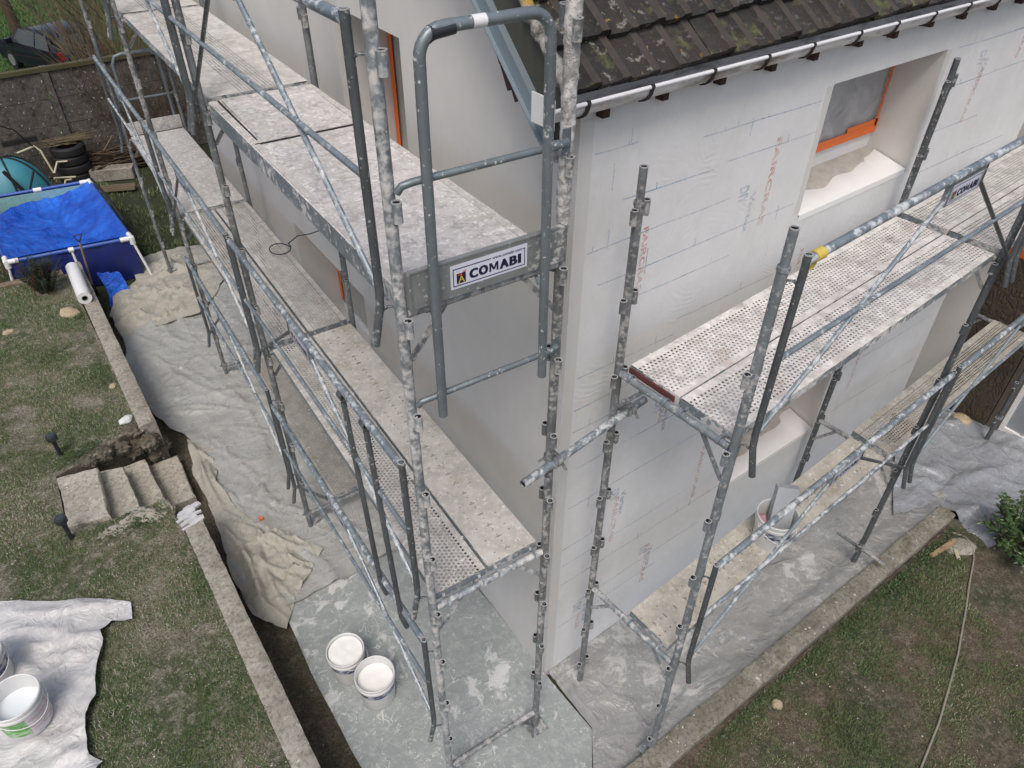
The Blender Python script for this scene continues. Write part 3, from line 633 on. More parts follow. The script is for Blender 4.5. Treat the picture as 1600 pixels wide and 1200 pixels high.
# ---------------------------------------------------------------- scaffolds
AL, AR = R(3.4663), R(2.5394)
class Run:
    def __init__(s, o, a, tilt, along_y, z0, width, bays, root):
        s.o = Vector(o); s.t = tilt; s.z0 = z0; s.w = width; s.root = root
        if along_y: s.d = Vector((math.sin(a), math.cos(a), 0)); s.n = Vector((math.cos(a), -math.sin(a), 0))
        else: s.d = Vector((math.cos(a), math.sin(a), 0)); s.n = Vector((-math.sin(a), math.cos(a), 0))
        s.st = [0.0]
        for b in bays: s.st.append(s.st[-1]+b)
    def P(s, a, n, z): return s.o + s.d*a + s.n*n + Z*(z+s.t*a)     # z absolute height at the first station
root_l = empty('scaffold', (-1.10, -.25, 0), 'tall grey tube scaffold with two decks standing along the smooth beige gable wall', 'scaffold')
root_r = empty('scaffold', (.24, -1.01, 0), 'lower grey tube scaffold with pink dusted perforated deck along the long wall with the gutter', 'scaffold')
LR = Run((-1.1013, -.2544, 0), AL, -.0181, True, 2.2632, .7697, (2.9135, 2.9242, 2.8617), root_l)
RR = Run((.239, -1.0139, 0), AR, .0159, False, 1.3496, .7919, (2.8405, 2.782), root_r)
POCK = None
def pocket_mesh(run, flip):
    mb = MB(); d, n = run.d, run.n*(1 if flip else -1)
    for sd, dz in ((1, .012), (-1, -.02)):
        c = d*sd*.040 + n*.010; mb.ring(c+Z*(dz-.038), c+Z*(dz+.038), .0185, .0145, 12, 0, 2)
        mb.bar(c*.55+Z*(dz-.03), c*.55+Z*(dz+.03), d*.012, n*.006)
        mb.ring(c+Z*(dz+.0375), c+Z*(dz+.0415), .0200, .0150, 12, 1)
    return mb
def pole(run, st, n, z_lo, z_hi, mat='pole', pockets=(), spigot=True, lean=None):
    a = run.st[st]; p0, p1 = run.P(a, n, z_lo), run.P(a, n, z_hi)
    p0.z, p1.z = z_lo, z_hi
    if lean: p1 = p1+Vector(lean)
    mb = MB(); q = p1 if not spigot else p1-Z*.17
    mb.tube(p0+Z*.012, q, .0243, 16, 0, caps=not spigot)
    if spigot: mb.tube(q-Z*.02, q, .0285, 16, 0); mb.ring(q, p1, .0205, .017, 16, 0, 1); mb.ring(p1-Z*.003, p1+Z*.002, .0212, .0165, 16, 2)
    mb.box(p0+Z*.004, run.d, run.n, Z, .075, .075, .004)
    o = mb.build('pole', [M[mat], M['black_in'], M['rim']], run.root, origin=p0)
    pk = None
    for z in pockets:
        zz = z+run.t*a
        if not z_lo+.1 < zz < z_hi-.05: continue
        if pk is None:
            mbp = pocket_mesh(run, n < .1); base = p0.lerp(p1, (zz-z_lo)/(z_hi-z_lo))
            mbp.v = [tuple(Vector(v)+base) for v in mbp.v]; pk = mbp.build('pocket', [M[mat], M['rim'], M['black_in']], o, origin=base)
        else:
            c = pk.copy(); col.objects.link(c); c.parent = o; base = p0.lerp(p1, (zz-z_lo)/(z_hi-z_lo)); c.location = base-p0
    return o
def levels(z0, lo, hi): return [z0+k*.5-.03 for k in range(-8, 12) if lo < z0+k*.5 < hi]
def transom(run, st, z, n0=.0, n1=None, mat='pole', gus=True, label=None):
    a = run.st[st]; n1 = run.w if n1 is None else n1; mb = MB()
    mb.tube(run.P(a, n0+.024, z), run.P(a, n1-.024, z), .0215, 14)
    if gus:
        for (na, nb) in ((n0, n0+.19), (n1, n1-.19)): mb.bar(run.P(a, na+(.02 if nb > na else -.02), z-.24), run.P(a, nb, z-.022), (run.P(a, 1, z)-run.P(a, 0, z))*.016, run.d*.005)
    return mb.build('transom', M[mat], run.root, origin=run.P(a, n0, z))
def deck(run, st0, n0, n1, z, mat, side='alu', s0=.045, s1=.045, name='deck_board', hooks=True, label=None, thick=.055, z_tilt=0.0):
    a0, a1 = run.st[st0]+s0, run.st[st0+1]-s1 if isinstance(st0, int) else None
    mb = MB(); mb.open = True; n = (n0+n1)/2; h = (n1-n0)/2; N = 10
    tops = []
    for i in range(N+1):
        a = a0+(a1-a0)*i/N
        for sgn in (-1, 1): tops.append((run.P(a, n+sgn*h, z+.0015*random.uniform(-1, 1)), (a-a0, sgn*h)))
    mb.add([t[0] for t in tops], [(2*i, 2*i+1, 2*i+3, 2*i+2) for i in range(N)], 0, [t[1] for t in tops])
    for sgn in (-1, 1):          # folded side channels
        e0, e1 = run.P(a0, n+sgn*(h-.003), z-thick/2-.003), run.P(a1, n+sgn*(h-.003), z-thick/2-.003)
        mb.bar(e0, e1, run.n*.003, Z*(thick/2), 1); mb.bar(e0-run.n*sgn*.02-Z*thick*.48, e1-run.n*sgn*.02-Z*thick*.48, run.n*.02, Z*.0015, 1)
    for aa in (a0, a1): mb.bar(run.P(aa, n-h, z-thick/2-.004), run.P(aa, n+h, z-thick/2-.004), run.d*.002, Z*(thick/2-.003), 1)
    o = mb.build(name, [M[mat], M[side]], run.root, smooth=0, origin=run.P(a0, n, z))
    if label: tag(o, label)
    if hooks:
        for aa, dr in ((a0, -1), (a1, 1)):
            for off in (-.72, .72):
                k = MB(); c = run.P(run.st[st0] if dr < 0 else run.st[st0+1], n+off*h, z-thick-.0)
                pts = [c+run.d*(.029*math.cos(q))*1.0+Z*(.029*math.sin(q)+.002) for q in [math.pi*.05+math.pi*1.0*i/8 for i in range(9)]]
                if dr > 0: pts = pts[::-1]
                for p, q in zip(pts, pts[1:]): k.bar(p, q, run.n*.008, ((p+q)/2-c).normalized()*.003)
                e = pts[0]; k.bar(e, run.P(aa, n+off*h, z-.03), run.n*.008, Z*.004)
                k.build('hook', M['rail'], o, smooth=0, origin=c)
    return o
def sign_geo(mb, org, ux, uy, w_, h_, nrm, with_url=True, base=0):
    """sticker: white plate, navy frame, lettering and little figure; material slots base..base+3"""
    org, ux, uy, nrm = Vector(org), Vector(ux), Vector(uy), Vector(nrm)
    def q(x0, y0, x1, y1, m, lift): mb.add([org+ux*x+uy*y+nrm*lift for x, y in ((x0, y0), (x1, y0), (x1, y1), (x0, y1))], [(0, 1, 2, 3)], m)
    q(0, 0, w_, h_, base, 0); b = h_*.10; t = h_*.035
    yt = h_-b*1.6 if with_url else h_-b
    xu = w_*.52 if with_url else w_-b
    for r_ in ((b, b, w_-b, b+t), (b, b, b+t, yt), (w_-b-t, b, w_-b, yt), (b, yt-t, xu, yt)): q(*r_, base+1, .0012)
    if with_url:
        put_text(mb, 'www.comabi.com', org+ux*(w_*.535)+uy*(yt-t*2.2)+nrm*.0012, ux, uy, w_*.395, h_*.125, base+1, .012)
        q(w_*.935, yt-t, w_-b, yt, base+1, .0012)
    ltr = (('C', .98), ('O', 1.08), ('M', 1.25), ('A', 1.10), ('B', .92), ('I', .30)); gap = .27; tot = sum(q_[1] for q_ in ltr)+gap*5; cx_ = 0; hh = h_*.37; bb = .085*hh
    for ch_, cw in ltr:
        lx0, lw0 = w_*(.245+.665*cx_/tot), w_*.665*cw/tot; y00 = h_*.26
        if ch_ == 'M':
            s_ = lw0*.20
            for k_, qd in enumerate((((0, 0), (s_, 0), (s_, hh), (0, hh)), ((lw0-s_, 0), (lw0, 0), (lw0, hh), (lw0-s_, hh)), ((s_*.2, hh), (s_*1.35, hh), (lw0*.5+s_*.5, hh*.18), (lw0*.5-s_*.5, hh*.18)), ((lw0-s_*1.35, hh), (lw0-s_*.2, hh), (lw0*.5+s_*.5, hh*.18), (lw0*.5-s_*.5, hh*.18)))):
                mb.add([org+ux*(lx0+x)+uy*(y00+y)+nrm*(.0012+.0001*k_) for x, y in qd], [(0, 1, 2, 3)], base+1)
        else:
            for i_ in range(5):
                for k_ in (-1, 1): put_text(mb, ch_, org+ux*(lx0+bb*(i_-2)*.5)+uy*(y00+k_*bb*.4)+nrm*(.0012+.00005*i_+.00002*k_), ux, uy, lw0, hh, base+1, .004)
        cx_ += cw+gap
    lx, ly, lw, lh = w_*.075, h_*.2, w_*.115, h_*.42
    q(lx, ly, lx+lw, ly+lh, base+1, .0012)
    def ln(x0, y0, x1, y1, t_, m):
        a = org+ux*(lx+x0*lw)+uy*(ly+y0*lh)+nrm*.002; c = org+ux*(lx+x1*lw)+uy*(ly+y1*lh)+nrm*.002; s_ = (c-a).normalized().cross(nrm)*t_
        mb.add([a-s_, c-s_, c+s_, a+s_], [(0, 1, 2, 3)], m)
    tt = h_*.022
    ln(.5, .72, .18, -.08, tt, base+2); ln(.5, .72, .82, .05, tt, base+2); ln(.34, .32, .66, .36, tt*.8, base+2); ln(.5, .72, .5, .95, tt, base+2); ln(.15, .80, 1.05, 1.18, tt*.7, base+3); ln(.12, .95, .6, .72, tt*.7, base+3)
SIGN = None
def guardrail(run, st, zdeck, sign=True, z_b=None, off=-.062, label=None, url=False, ins=.05, tele=False, zsh=(0, 0)):
    """outer guardrail frame of one bay: top rail, two dropped posts with a kicked foot, mid rail, two slanting braces, plate"""
    a0, a1 = run.st[st]+ins, run.st[st+1]-ins; root = run.root
    def Q(a, dz, o=off): return run.P(a, o, zdeck+dz+zsh[0]+(zsh[1]-zsh[0])*(a-a0)/(a1-a0))
    top = MB(); ztop = 1.05
    top.tube(Q(a0, ztop), Q(a1, ztop), .0215, 14)
    g = top.build('guardrail', M['rail'], root, origin=Q(a0, ztop))
    if label: tag(g, label)
    for a, inw in ((a0, 1), (a1, -1)):
        mb = MB(); pts = [Q(a, ztop+.028), Q(a, ztop-.03), Q(a, .10), Q(a+inw*.0, .02, off-.006), Q(a+inw*.0, -.15, off+.055 if False else off-.045)]
        mb.path(pts, .0175, 12, caps=False); mb.ring(pts[0]-Z*.002, pts[0]+Z*.002, .019, .014, 12, 1)
        for hz in (.93, .0):       # small hooks to the standard
            h = [Q(a, hz), Q(a-inw*.018, hz+.022, off+.02), Q(a-inw*.03, hz+.02, off+.045), Q(a-inw*.04, hz-.03, off+.055)]; mb.path(h, .0065, 6)
        mb.build('post', [M['post'], M['rim']], g, origin=pts[2])
    mb = MB(); mb.tube(Q(a0, .55), Q(a1, .55), .0135, 12); mb.build('mid_rail', M['rail'], g, origin=Q(a0, .55))
    am = (a0+a1)/2; sw = .19
    for a, s_ in ((a0, -1), (a1, 1)):
        mb = MB(); mb.path([Q(am+s_*sw, ztop-.03, off+.004), Q(am+s_*(sw-.0), ztop-.12, off+.004), Q(a-s_*.02, .06, off+.012)], .0125, 10); mb.build('brace', M['post'] if s_ > 0 else M['rail'], g, origin=Q(a, .06))
    if sign:
        mb = MB(); h = .125
        c = [Q(am-sw-.0, ztop-.028), Q(am+sw, ztop-.028), Q(am+sw-.02, ztop-.028-h), Q(am-sw+.02, ztop-.028-h)]
        nr = -run.n; mb.add([p+nr*t for t in (.004, -.001) for p in c], [(0, 1, 2, 3), (7, 6, 5, 4), (0, 4, 5, 1), (1, 5, 6, 2), (2, 6, 7, 3), (3, 7, 4, 0)], 0)
        left = c[3] if run is RR else c[2]; ux = run.d if run is RR else -run.d
        sign_geo(mb, left+ux*.012+Z*.010+nr*.006, ux, Z, 2*sw-.065, h*.82, nr, url, 1); mb.open = True
        mb.build('sign_plate', [M['board'], M['sign_white'], M['sign_navy'], M['sign_yellow'], M['sign_red']], g, smooth=0, origin=c[3])
    return g

# left run
ZL = LR.z0
for st, out, (lo_o, lo_i), mats in ((0, True, (.02, .02), ('pole', 'crust')), (1, True, (-.02, .0), ('pole', 'pole')), (2, True, (-.05, .0), ('pole', 'pole')), (3, True, (-.02, .0), ('pole', 'pole'))):
    pole(LR, st, 0, lo_o, 6.55, mats[0] if st else 'pole_light', levels(ZL, .3, 6.4))
    pole(LR, st, LR.w, lo_i, 6.5 if st < 1 else 6.35, 'pole' if st else 'pole', levels(ZL, .3, 6.3))
    for k, z in enumerate((ZL-2.0, ZL, ZL+2.0)): transom(LR, st, z, mat='pole_light' if (st == 0 and k == 1) else 'pole')
cr = MB(); a = LR.P(0, LR.w, 0); pts = []; rs = []      # lumpy plaster crust on the pole at the house corner
for i in range(60):
    zz = 4.45+i*.02; pts.append(Vector((a.x+.003*noise.noise((zz*9, 1, 0)), a.y+.003*noise.noise((zz*9, 5, 0)), zz))); rs.append(.0300+.006*noise.noise((zz*6, 3, 3))+.003*noise.noise((zz*25, 0, 9)))
cr.path(pts, rs, 18); co_ = cr.build('plaster_crust', M['crust'], root_l, origin=(a.x, a.y, 4.45))
for v in co_.data.vertices: v.co += Vector(v.co.xy.normalized().to_3d())*.006*noise.noise(Vector(v.co)*38) if v.co.xy.length > 0 else Vector()
zd = ZL+.055; zu = ZL+2.055
o = deck(LR, 0, .03, .735, zu, 'ply', thick=.11, label='plaster caked plywood deck with a hatch, nearest upper board')
hm = MB()     # hatch leaf
hm.box(LR.P(2.40, .39, zu+.006), LR.d, LR.n, Z, .42, .285, .006); ho = hm.build('hatch', M['ply'], o, smooth=0, origin=LR.P(2.4, .39, zu)); tag(ho, 'hatch leaf with a small finger hole')
hm = MB(); hm.box(LR.P(1.955, .36, zu+.002), LR.d, LR.n, Z, .007, .31, .0035); hm.box(LR.P(2.4, .085, zu+.004), LR.d, LR.n, Z, .42, .005, .003); hm.lathe(LR.P(2.72, .25, zu+.0125), [(.001, 0), (.018, 0), (.018, .001)], 12); hm.build('hatch_gap', M['black_in'], o, smooth=0, origin=LR.P(2, .3, zu))
hm = MB(); hm.bar(LR.P(.05, .705, zu+.002), LR.P(2.86, .705, zu+.002), LR.n*.018, Z*.003); hm.bar(LR.P(.05, .058, zu+.002), LR.P(2.86, .058, zu+.002), LR.n*.018, Z*.003); hm.build('edge_rail', M['ply_far'], o, smooth=0, origin=LR.P(0, .7, zu))
deck(LR, 1, .05, .74, zu, 'deck_far', label='pale perforated upper board beyond the plywood'); deck(LR, 2, .05, .74, zu, 'deck_far')
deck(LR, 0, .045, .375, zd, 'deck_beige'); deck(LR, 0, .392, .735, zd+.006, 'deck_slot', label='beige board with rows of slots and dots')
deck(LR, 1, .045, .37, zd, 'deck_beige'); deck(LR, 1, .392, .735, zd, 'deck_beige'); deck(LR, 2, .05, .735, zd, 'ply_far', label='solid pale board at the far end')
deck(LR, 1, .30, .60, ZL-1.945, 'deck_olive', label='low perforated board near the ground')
tb = MB(); tb.box(LR.P(-.035, .39, zu+.055), LR.d, LR.n, Z, .004, .365, .082); tb.bar(LR.P(-.030, .025, zu+.137), LR.P(-.030, .755, zu+.137), LR.d*.012, Z*.004); tb.bar(LR.P(-.03, .026, zu-.02), LR.P(-.03, .026, zu+.135), LR.d*.018, LR.n*.004)
tbo = tb.build('toe_board', M['board'], root_l, smooth=0, origin=LR.P(0, .03, zu)); tag(tbo, 'grey toe board with a sticker at the near end')
sg = MB(); sg.open = True; sign_geo(sg, LR.P(-.0405, .205, zu+.008), LR.n, Z, .36, .108, -LR.d, True, 0); sg.build('sticker', [M['sign_white'], M['sign_navy'], M['sign_yellow'], M['sign_red']], tbo, smooth=0, origin=LR.P(0, .2, zu))
tb = MB(); tb.box(LR.P(LR.st[3]+.03, .40, zd+.075), LR.d, LR.n, Z, .012, .34, .085); tag(tb.build('toe_board', M['ply_far'], root_l, smooth=0, origin=LR.P(LR.st[3], .1, zd)), 'worn wooden toe board at the far end')
ug = MB(); s_ = -.075                      # end guard: inverted U with two cross rails
def U(n, z, s=s_): return LR.P(s, n, z)
pts = [U(.115, 3.735), U(.118, 5.0), U(.120, 5.19)] + [U(.120+.085*(1-math.cos(q)), 5.215+.085*math.sin(q)) for q in [math.pi/2*i/7 for i in range(8)]] + [U(.62-.085+.085*math.sin(q), 5.215+.085*math.cos(q)) for q in [math.pi/2*i/7 for i in range(8)]] + [U(.622, 5.15), U(.640, 3.73)]
ug.path(pts, .0205, 14); ugo = ug.build('end_guardrail', M['ubar'], root_l, origin=U(.115, 3.74))
for z in (4.815, 3.835):
    r_ = MB(); r_.path([U(.02, z-.035, -.03), U(.035, z-.01, -.04), U(.075, z, -.05), U(.70, z, -.05), U(.745, z, -.035)], .0145, 12); r_.bar(U(.745, z-.05, -.03), U(.745, z+.05, -.03), LR.d*.004, LR.n*.018); r_.build('cross_rail', M['ubar'], ugo, origin=U(.03, z))
t_ = MB(); t_.lathe((0, 0, 0), [(.0, 0), (.001, 0)]); t_ = MB(); c = U(.20, 5.295); t_.ring(c-LR.n*.04-Z*.008, c+LR.n*.045, .0235, .0205, 12); t_.bar(c-LR.n*.05-Z*.03, c-LR.n*.01-Z*.012, LR.d*.016, Z*.006); tag(t_.build('tape_scrap', M['black_plastic'], ugo, origin=c), 'torn black tape on the bend')
t_ = MB(); t_.ring(U(.31, 5.3), U(.36, 5.3), .0215, .0203, 12); t_.build('label_wrap', M['white_plastic'], ugo, origin=U(.3, 5.3))
for st in (0, 1, 2):
    guardrail(LR, st, ZL+2.02, ins=.04, zsh=(0, 0)); guardrail(LR, st, ZL+.03, ins=.04, zsh=(.07, .0) if st == 0 else (0, 0))
guardrail(LR, 0, ZL-1.46, ins=.04, zsh=(.07, -.12)); guardrail(LR, 1, ZL-1.47, ins=.06)
for (sa, sb, za, zb) in ((.78, .60, 3.27, 1.73), (.475, .30, 3.30, 1.74)):       # two extra posts sleeved on the near lower rail
    t_ = MB(); a = LR.P(sa, -.062, 0); a.z = za; b = LR.P(sb, -.062, 0); b.z = zb; k = LR.P(sb+.01, -.085, 0); k.z = zb+.12
    t_.path([a, k, b], .0165, 12); t_.ring(a-LR.d*.028+Z*.05, a+LR.d*.028+Z*.045, .026, .021, 12); t_.build('sleeved_post', M['post'], root_l, origin=b)
e = LR.st[3]                              # far end guard
t_ = MB(); z0 = ZL+LR.t*0
t_.path([LR.P(e+.05, .12, ZL+.1), LR.P(e+.05, .12, ZL+.95), LR.P(e+.05, .17, ZL+1.04), LR.P(e+.05, .25, ZL+1.06), LR.P(e+.05, .6, ZL+1.06), LR.P(e+.05, .68, ZL+.98), LR.P(e+.05, .68, ZL+.1)], .0205, 12); t_.tube(LR.P(e+.05, .02, ZL+.5), LR.P(e+.05, .75, ZL+.5), .0145, 10); tag(t_.build('end_guardrail', M['ubar'], root_l, origin=LR.P(e, .1, ZL)), 'end guard at the far end')

# right run
ZR = RR.z0
pole(RR, 0, 0, .12, 4.555, 'pole_light', levels(ZR, .2, 4.3)); pole(RR, 0, RR.w, .01, 4.54, 'pole', levels(ZR, .2, 4.5)); pole(RR, 1, 0, -.02, 4.53, 'post', levels(ZR, .3, 4.3)); pole(RR, 1, RR.w, .0, 4.52, 'post', levels(ZR, .3, 4.5), lean=(.06, -.03, 0)); pole(RR, 2, 0, -.03, 4.5, 'post', levels(ZR, .3, 4.2)); pole(RR, 2, RR.w, .0, 4.5, 'post', levels(ZR, .3, 4.2))
for st in (0, 1, 2):
    for z in (ZR, ZR+2.0): transom(RR, st, z, mat='pole_light' if st == 0 else 'pole')
zd2, zu2 = ZR+.055, ZR+2.055
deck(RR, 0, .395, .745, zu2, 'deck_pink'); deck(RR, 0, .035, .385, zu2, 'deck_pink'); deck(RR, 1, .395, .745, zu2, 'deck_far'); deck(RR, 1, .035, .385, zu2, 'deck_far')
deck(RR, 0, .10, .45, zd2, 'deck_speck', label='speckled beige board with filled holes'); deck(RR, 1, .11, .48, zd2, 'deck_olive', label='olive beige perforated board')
rd = MB(); rd.bar(RR.P(.036, .42, zu2-.03), RR.P(.036, .745, zu2-.03), RR.d*.004, Z*.018); tag(rd.build('end_strip', plain('dull_red_paint', (.13, .04, .04), .6), root_r, smooth=0, origin=RR.P(.03, .42, zu2)), 'dull red end strip of the inner board')
for st in (0, 1):
    g = guardrail(RR, st, ZR+2.02, ins=.05); guardrail(RR, st, ZR+.03, ins=.05)
    if st == 0:
        t_ = MB(); c = RR.P(.05+.075, -.062, ZR+2.02+1.05); t_.ring(c-RR.d*.03, c+RR.d*.03, .0265, .0215, 14); t_.bar(c-Z*.02, c-Z*.06-RR.d*.02, RR.d*.014, RR.n*.004); tag(t_.build('tape_wrap', M['yellow_tape'], g, origin=c), 'yellow tape wrapped round the rail end')
t_ = MB(); t_.tube(RR.P(RR.st[1], -.25, .27), RR.P(RR.st[1], .25, .27), .016, 10); t_.build('foot_bar', M['pole'], root_r, origin=RR.P(RR.st[1], 0, .27))
for st, n in ((1, 0), (2, 0)):
    t_ = MB(); c = RR.P(RR.st[st], n, .33); t_.tube(c-RR.d*.055, c+RR.d*.055, .008, 8); t_.ring(c-Z*.02, c+Z*.02, .034, .024, 12); t_.build('jack_nut', M['pole'], root_r, origin=c)
for st, n in ((1, 0), (2, 0), (3, 0)):
    t_ = MB(); c = LR.P(LR.st[st], n, .28); t_.tube(c-LR.n*.055, c+LR.n*.06, .008, 8); t_.ring(c-Z*.02, c+Z*.02, .034, .024, 12); t_.build('jack_nut', M['pole'], root_l, origin=c)
# loose tube clamped between the two scaffolds
tube = empty('scaffold_tube', (-.2, -.17, 2.98), 'loose short grey tube clamped between the two scaffolds at the house corner', 'scaffold tube')
p0, p1 = Vector((-.545, -.345, 3.02)), Vector((.46, -.225, 3.02)); t_ = MB(); t_.tube(p0, p1, .0243, 16, caps=False); t_.ring(p0-(p1-p0)*.002, p0+(p1-p0)*.002, .025, .019, 14); t_.tube(p0+(p1-p0)*.004, p0+(p1-p0)*.005, .0205, 12, 1); t_.build('tube', [M['rail'], M['black_in']], tube, origin=p0)
for f in (.245, .86):
    c = p0.lerp(p1, f); k = MB(); d_ = (p1-p0).normalized(); k.ring(c-d_*.028, c+d_*.028, .034, .0245, 12); k.box(c+Vector((0, .045, 0)), X, Y, Z, .03, .025, .03); k.path([c+Vector((-.02, .0, .03)), c+Vector((-.07, .02, .05)), c+Vector((-.10, .03, .03))], .008, 6); k.path([c+Vector((.03, -.02, -.02)), c+Vector((.05, -.03, -.07))], .009, 6); k.build('clamp', M['pole'], tube, origin=c)
# wire with a loop lying on the lower deck
wr = MB(); c = Vector((-.175, 4.13, 2.262)); pts = [c+Vector((.10*math.cos(q), .13*math.sin(q), .008+.004*q)) for q in [q*.25 for q in range(27)]]; pts += [Vector((.0, 4.06, 2.40)), Vector((.02, 3.75, 2.55)), Vector((.05, 3.45, 2.72)), Vector((.03, 3.1, 2.86)), Vector((.03, 3.0, 2.88))]
wr.path(pts, .0055, 6); tag(wr.build('wire', M['black'], None, origin=c), 'thin black wire ending in a loop on the lower gable deck', 'wire')

# ---------------------------------------------------------------- ground
def nz(x, y, s=1.0, k=0.0): return noise.noise((x*s, y*s, k))
def grid_mesh(name, x0, x1, y0, y1, z, mat, amp=.02, n=(60, 60), kind='structure', drop=0.0):
    mb = MB(); mb.open = True; nx, ny = n
    vs = []
    for j in range(ny+1):
        for i in range(nx+1):
            x, y = x0+(x1-x0)*i/nx, y0+(y1-y0)*j/ny; vs.append((x, y, z+amp*nz(x, y, 1.1)+amp*.5*nz(x, y, 4.0)))
    mb.add(vs, [(j*(nx+1)+i, j*(nx+1)+i+1, (j+1)*(nx+1)+i+1, (j+1)*(nx+1)+i) for j in range(ny) for i in range(nx)])
    return tag(mb.build(name, mat, None, smooth=180), kind=kind)
grid_mesh('ground', -300, 300, -300, 13.6, -.12, M['soil'], 0, (4, 4))
grid_mesh('path', -2.0, 7.5, -3.2, 8.4, -.03, M['soil'], .012, (90, 110))
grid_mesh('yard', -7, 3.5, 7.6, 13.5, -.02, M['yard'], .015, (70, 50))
mz = lambda x, y: .1-.106*(min(y, 60)-13.6)+.05*nz(x, y, .8)
mb = MB(); mb.open = True; nx_, ny_ = 60, 90; mb.add([(-60+2*i, 13.5+(130*(j/ny_)**1.6), mz(-60+2*i, 13.5+(130*(j/ny_)**1.6))) for j in range(ny_+1) for i in range(nx_+1)], [(j*(nx_+1)+i, j*(nx_+1)+i+1, (j+1)*(nx_+1)+i+1, (j+1)*(nx_+1)+i) for j in range(ny_) for i in range(nx_)])
tag(mb.build('meadow', M['meadow'], None, smooth=180), kind='structure')
def inpoly(x, y, P):
    r = False; n = len(P)
    for i in range(n):
        (x1, y1), (x2, y2) = P[i], P[(i+1) % n]
        if (y1 > y) != (y2 > y) and x < (x2-x1)*(y-y1)/(y2-y1)+x1: r = not r
    return r
def densify(P, d):
    out = []
    for (a, b), (c, e) in zip(P, P[1:]+P[:1]):
        n = max(1, int(math.hypot(c-a, e-b)/d))
        for k in range(n): out.append((a+(c-a)*k/n, b+(e-b)*k/n))
    return out
def poly_pts(P, sp, jit=.3):
    B = densify(P, sp); xs = [p[0] for p in P]; ys = [p[1] for p in P]; I = []
    nx = int((max(xs)-min(xs))/sp)+1; ny = int((max(ys)-min(ys))/sp)+1
    for i in range(nx+1):
        for j in range(ny+1):
            x = min(xs)+i*sp+random.uniform(-jit, jit)*sp; y = min(ys)+j*sp+random.uniform(-jit, jit)*sp
            if inpoly(x, y, P): I.append((x, y))
    v, e, f, *_ = delaunay_2d_cdt([Vector(p) for p in B+I], [(k, (k+1) % len(B)) for k in range(len(B))], [], 1, 1e-5)
    return v, f
def terrace(name, P, z, mat, side, amp=.02, zb=-.12, sp=.09):
    v, f = poly_pts(P, sp); mb = MB(); mb.open = True
    mb.add([(p.x, p.y, z(p.x, p.y)) for p in v], f, 0)
    B = densify(P, sp); n = len(B); vs = [(x, y, z(x, y)) for x, y in B]+[(x+.02*nz(x, y, 5), y+.02*nz(x, y, 5, 3), zb) for x, y in B]
    mb.add(vs, [(k, (k+1) % n, n+(k+1) % n, n+k) for k in range(n)], 1)
    return tag(mb.build(name, [mat, side], None, smooth=60), kind='structure')
LAWN_L = [(-7, -3), (-2.06, -3), (-2.0, 2.92), (-2.04, 3.28), (-2.50, 3.33), (-2.86, 3.42), (-2.80, 4.22), (-2.45, 4.28), (-2.1, 4.45), (-1.93, 4.5), (-1.88, 8.3), (-7, 9.1)]
zl = lambda x, y: .585+.025*nz(x, y, .9)+.012*nz(x, y, 4)
terrace('left_lawn', LAWN_L, zl, M['lawn_l'], M['rubble'])
LAWN_R = [(-2.2, -1.21), (4.32, -1.19), (4.6, -1.6), (5.4, -1.62), (7.4, -1.5), (7.4, -5.5), (-2.2, -5.5)]
zr = lambda x, y: .115+.018*nz(x, y, 1.2)+.008*nz(x, y, 5)
terrace('right_lawn', LAWN_R, zr, M['lawn_r'], M['rubble'])
def grass(name, mat, P, zf, dens, h, cover, label, wid=.0035, bias=0.0, clump=2.2):
    xs = [p[0] for p in P]; ys = [p[1] for p in P]; A = (max(xs)-min(xs))*(max(ys)-min(ys)); N = int(A*dens)
    X_ = rng.uniform(min(xs), max(xs), N); Y_ = rng.uniform(min(ys), max(ys), N); V = []; T = []
    for x, y in zip(X_, Y_):
        c = noise.noise((x*clump, y*clump, 3))+.6*noise.noise((x*7, y*7, 5))
        if c < cover+random.uniform(-.22, .22) or not inpoly(x, y, P): continue
        hh = h*(.45+1.0*random.random()**1.5)*(1+.7*max(-.6, c)); a = random.uniform(0, 6.283); ln = random.uniform(.25, 1.1); z = zf(x, y)-.004
        cx, cy = math.cos(a), math.sin(a); dx, dy = -cy*wid, cx*wid
        V += [(x-dx, y-dy, z), (x+dx, y+dy, z), (x+cx*ln*hh, y+cy*ln*hh, z+hh)]
        T.append(min(1, max(0, random.random()*.85+.25*noise.noise((x*1.4, y*1.4, 9))+bias)))
    n = len(V)//3; me = bpy.data.meshes.new(name); V = np.array(V, dtype=np.float32)
    me.vertices.add(3*n); me.vertices.foreach_set('co', V.ravel()); me.loops.add(3*n); me.loops.foreach_set('vertex_index', np.arange(3*n, dtype=np.int32)); me.polygons.add(n); me.polygons.foreach_set('loop_start', np.arange(0, 3*n, 3, dtype=np.int32)); me.polygons.foreach_set('loop_total', np.full(n, 3, dtype=np.int32))
    at = me.attributes.new('tint', 'FLOAT', 'FACE'); at.data.foreach_set('value', np.array(T, dtype=np.float32)); me.update(calc_edges=True); me.materials.append(mat)
    o = bpy.data.objects.new(name, me); col.objects.link(o); return tag(o, label, None, None, 'stuff')
GL_ = [(-4.6, .2), (-2.06, .2), (-2.0, 2.92), (-2.04, 3.25), (-2.86, 3.36), (-2.83, 4.26), (-2.1, 4.5), (-1.95, 4.55), (-1.92, 8.3), (-4.2, 8.6)]
grass('left_lawn_grass', M['blade_l'], GL_, zl, 19000, .021, -.26, 'short patchy grass on the raised left lawn', .0030, .10)
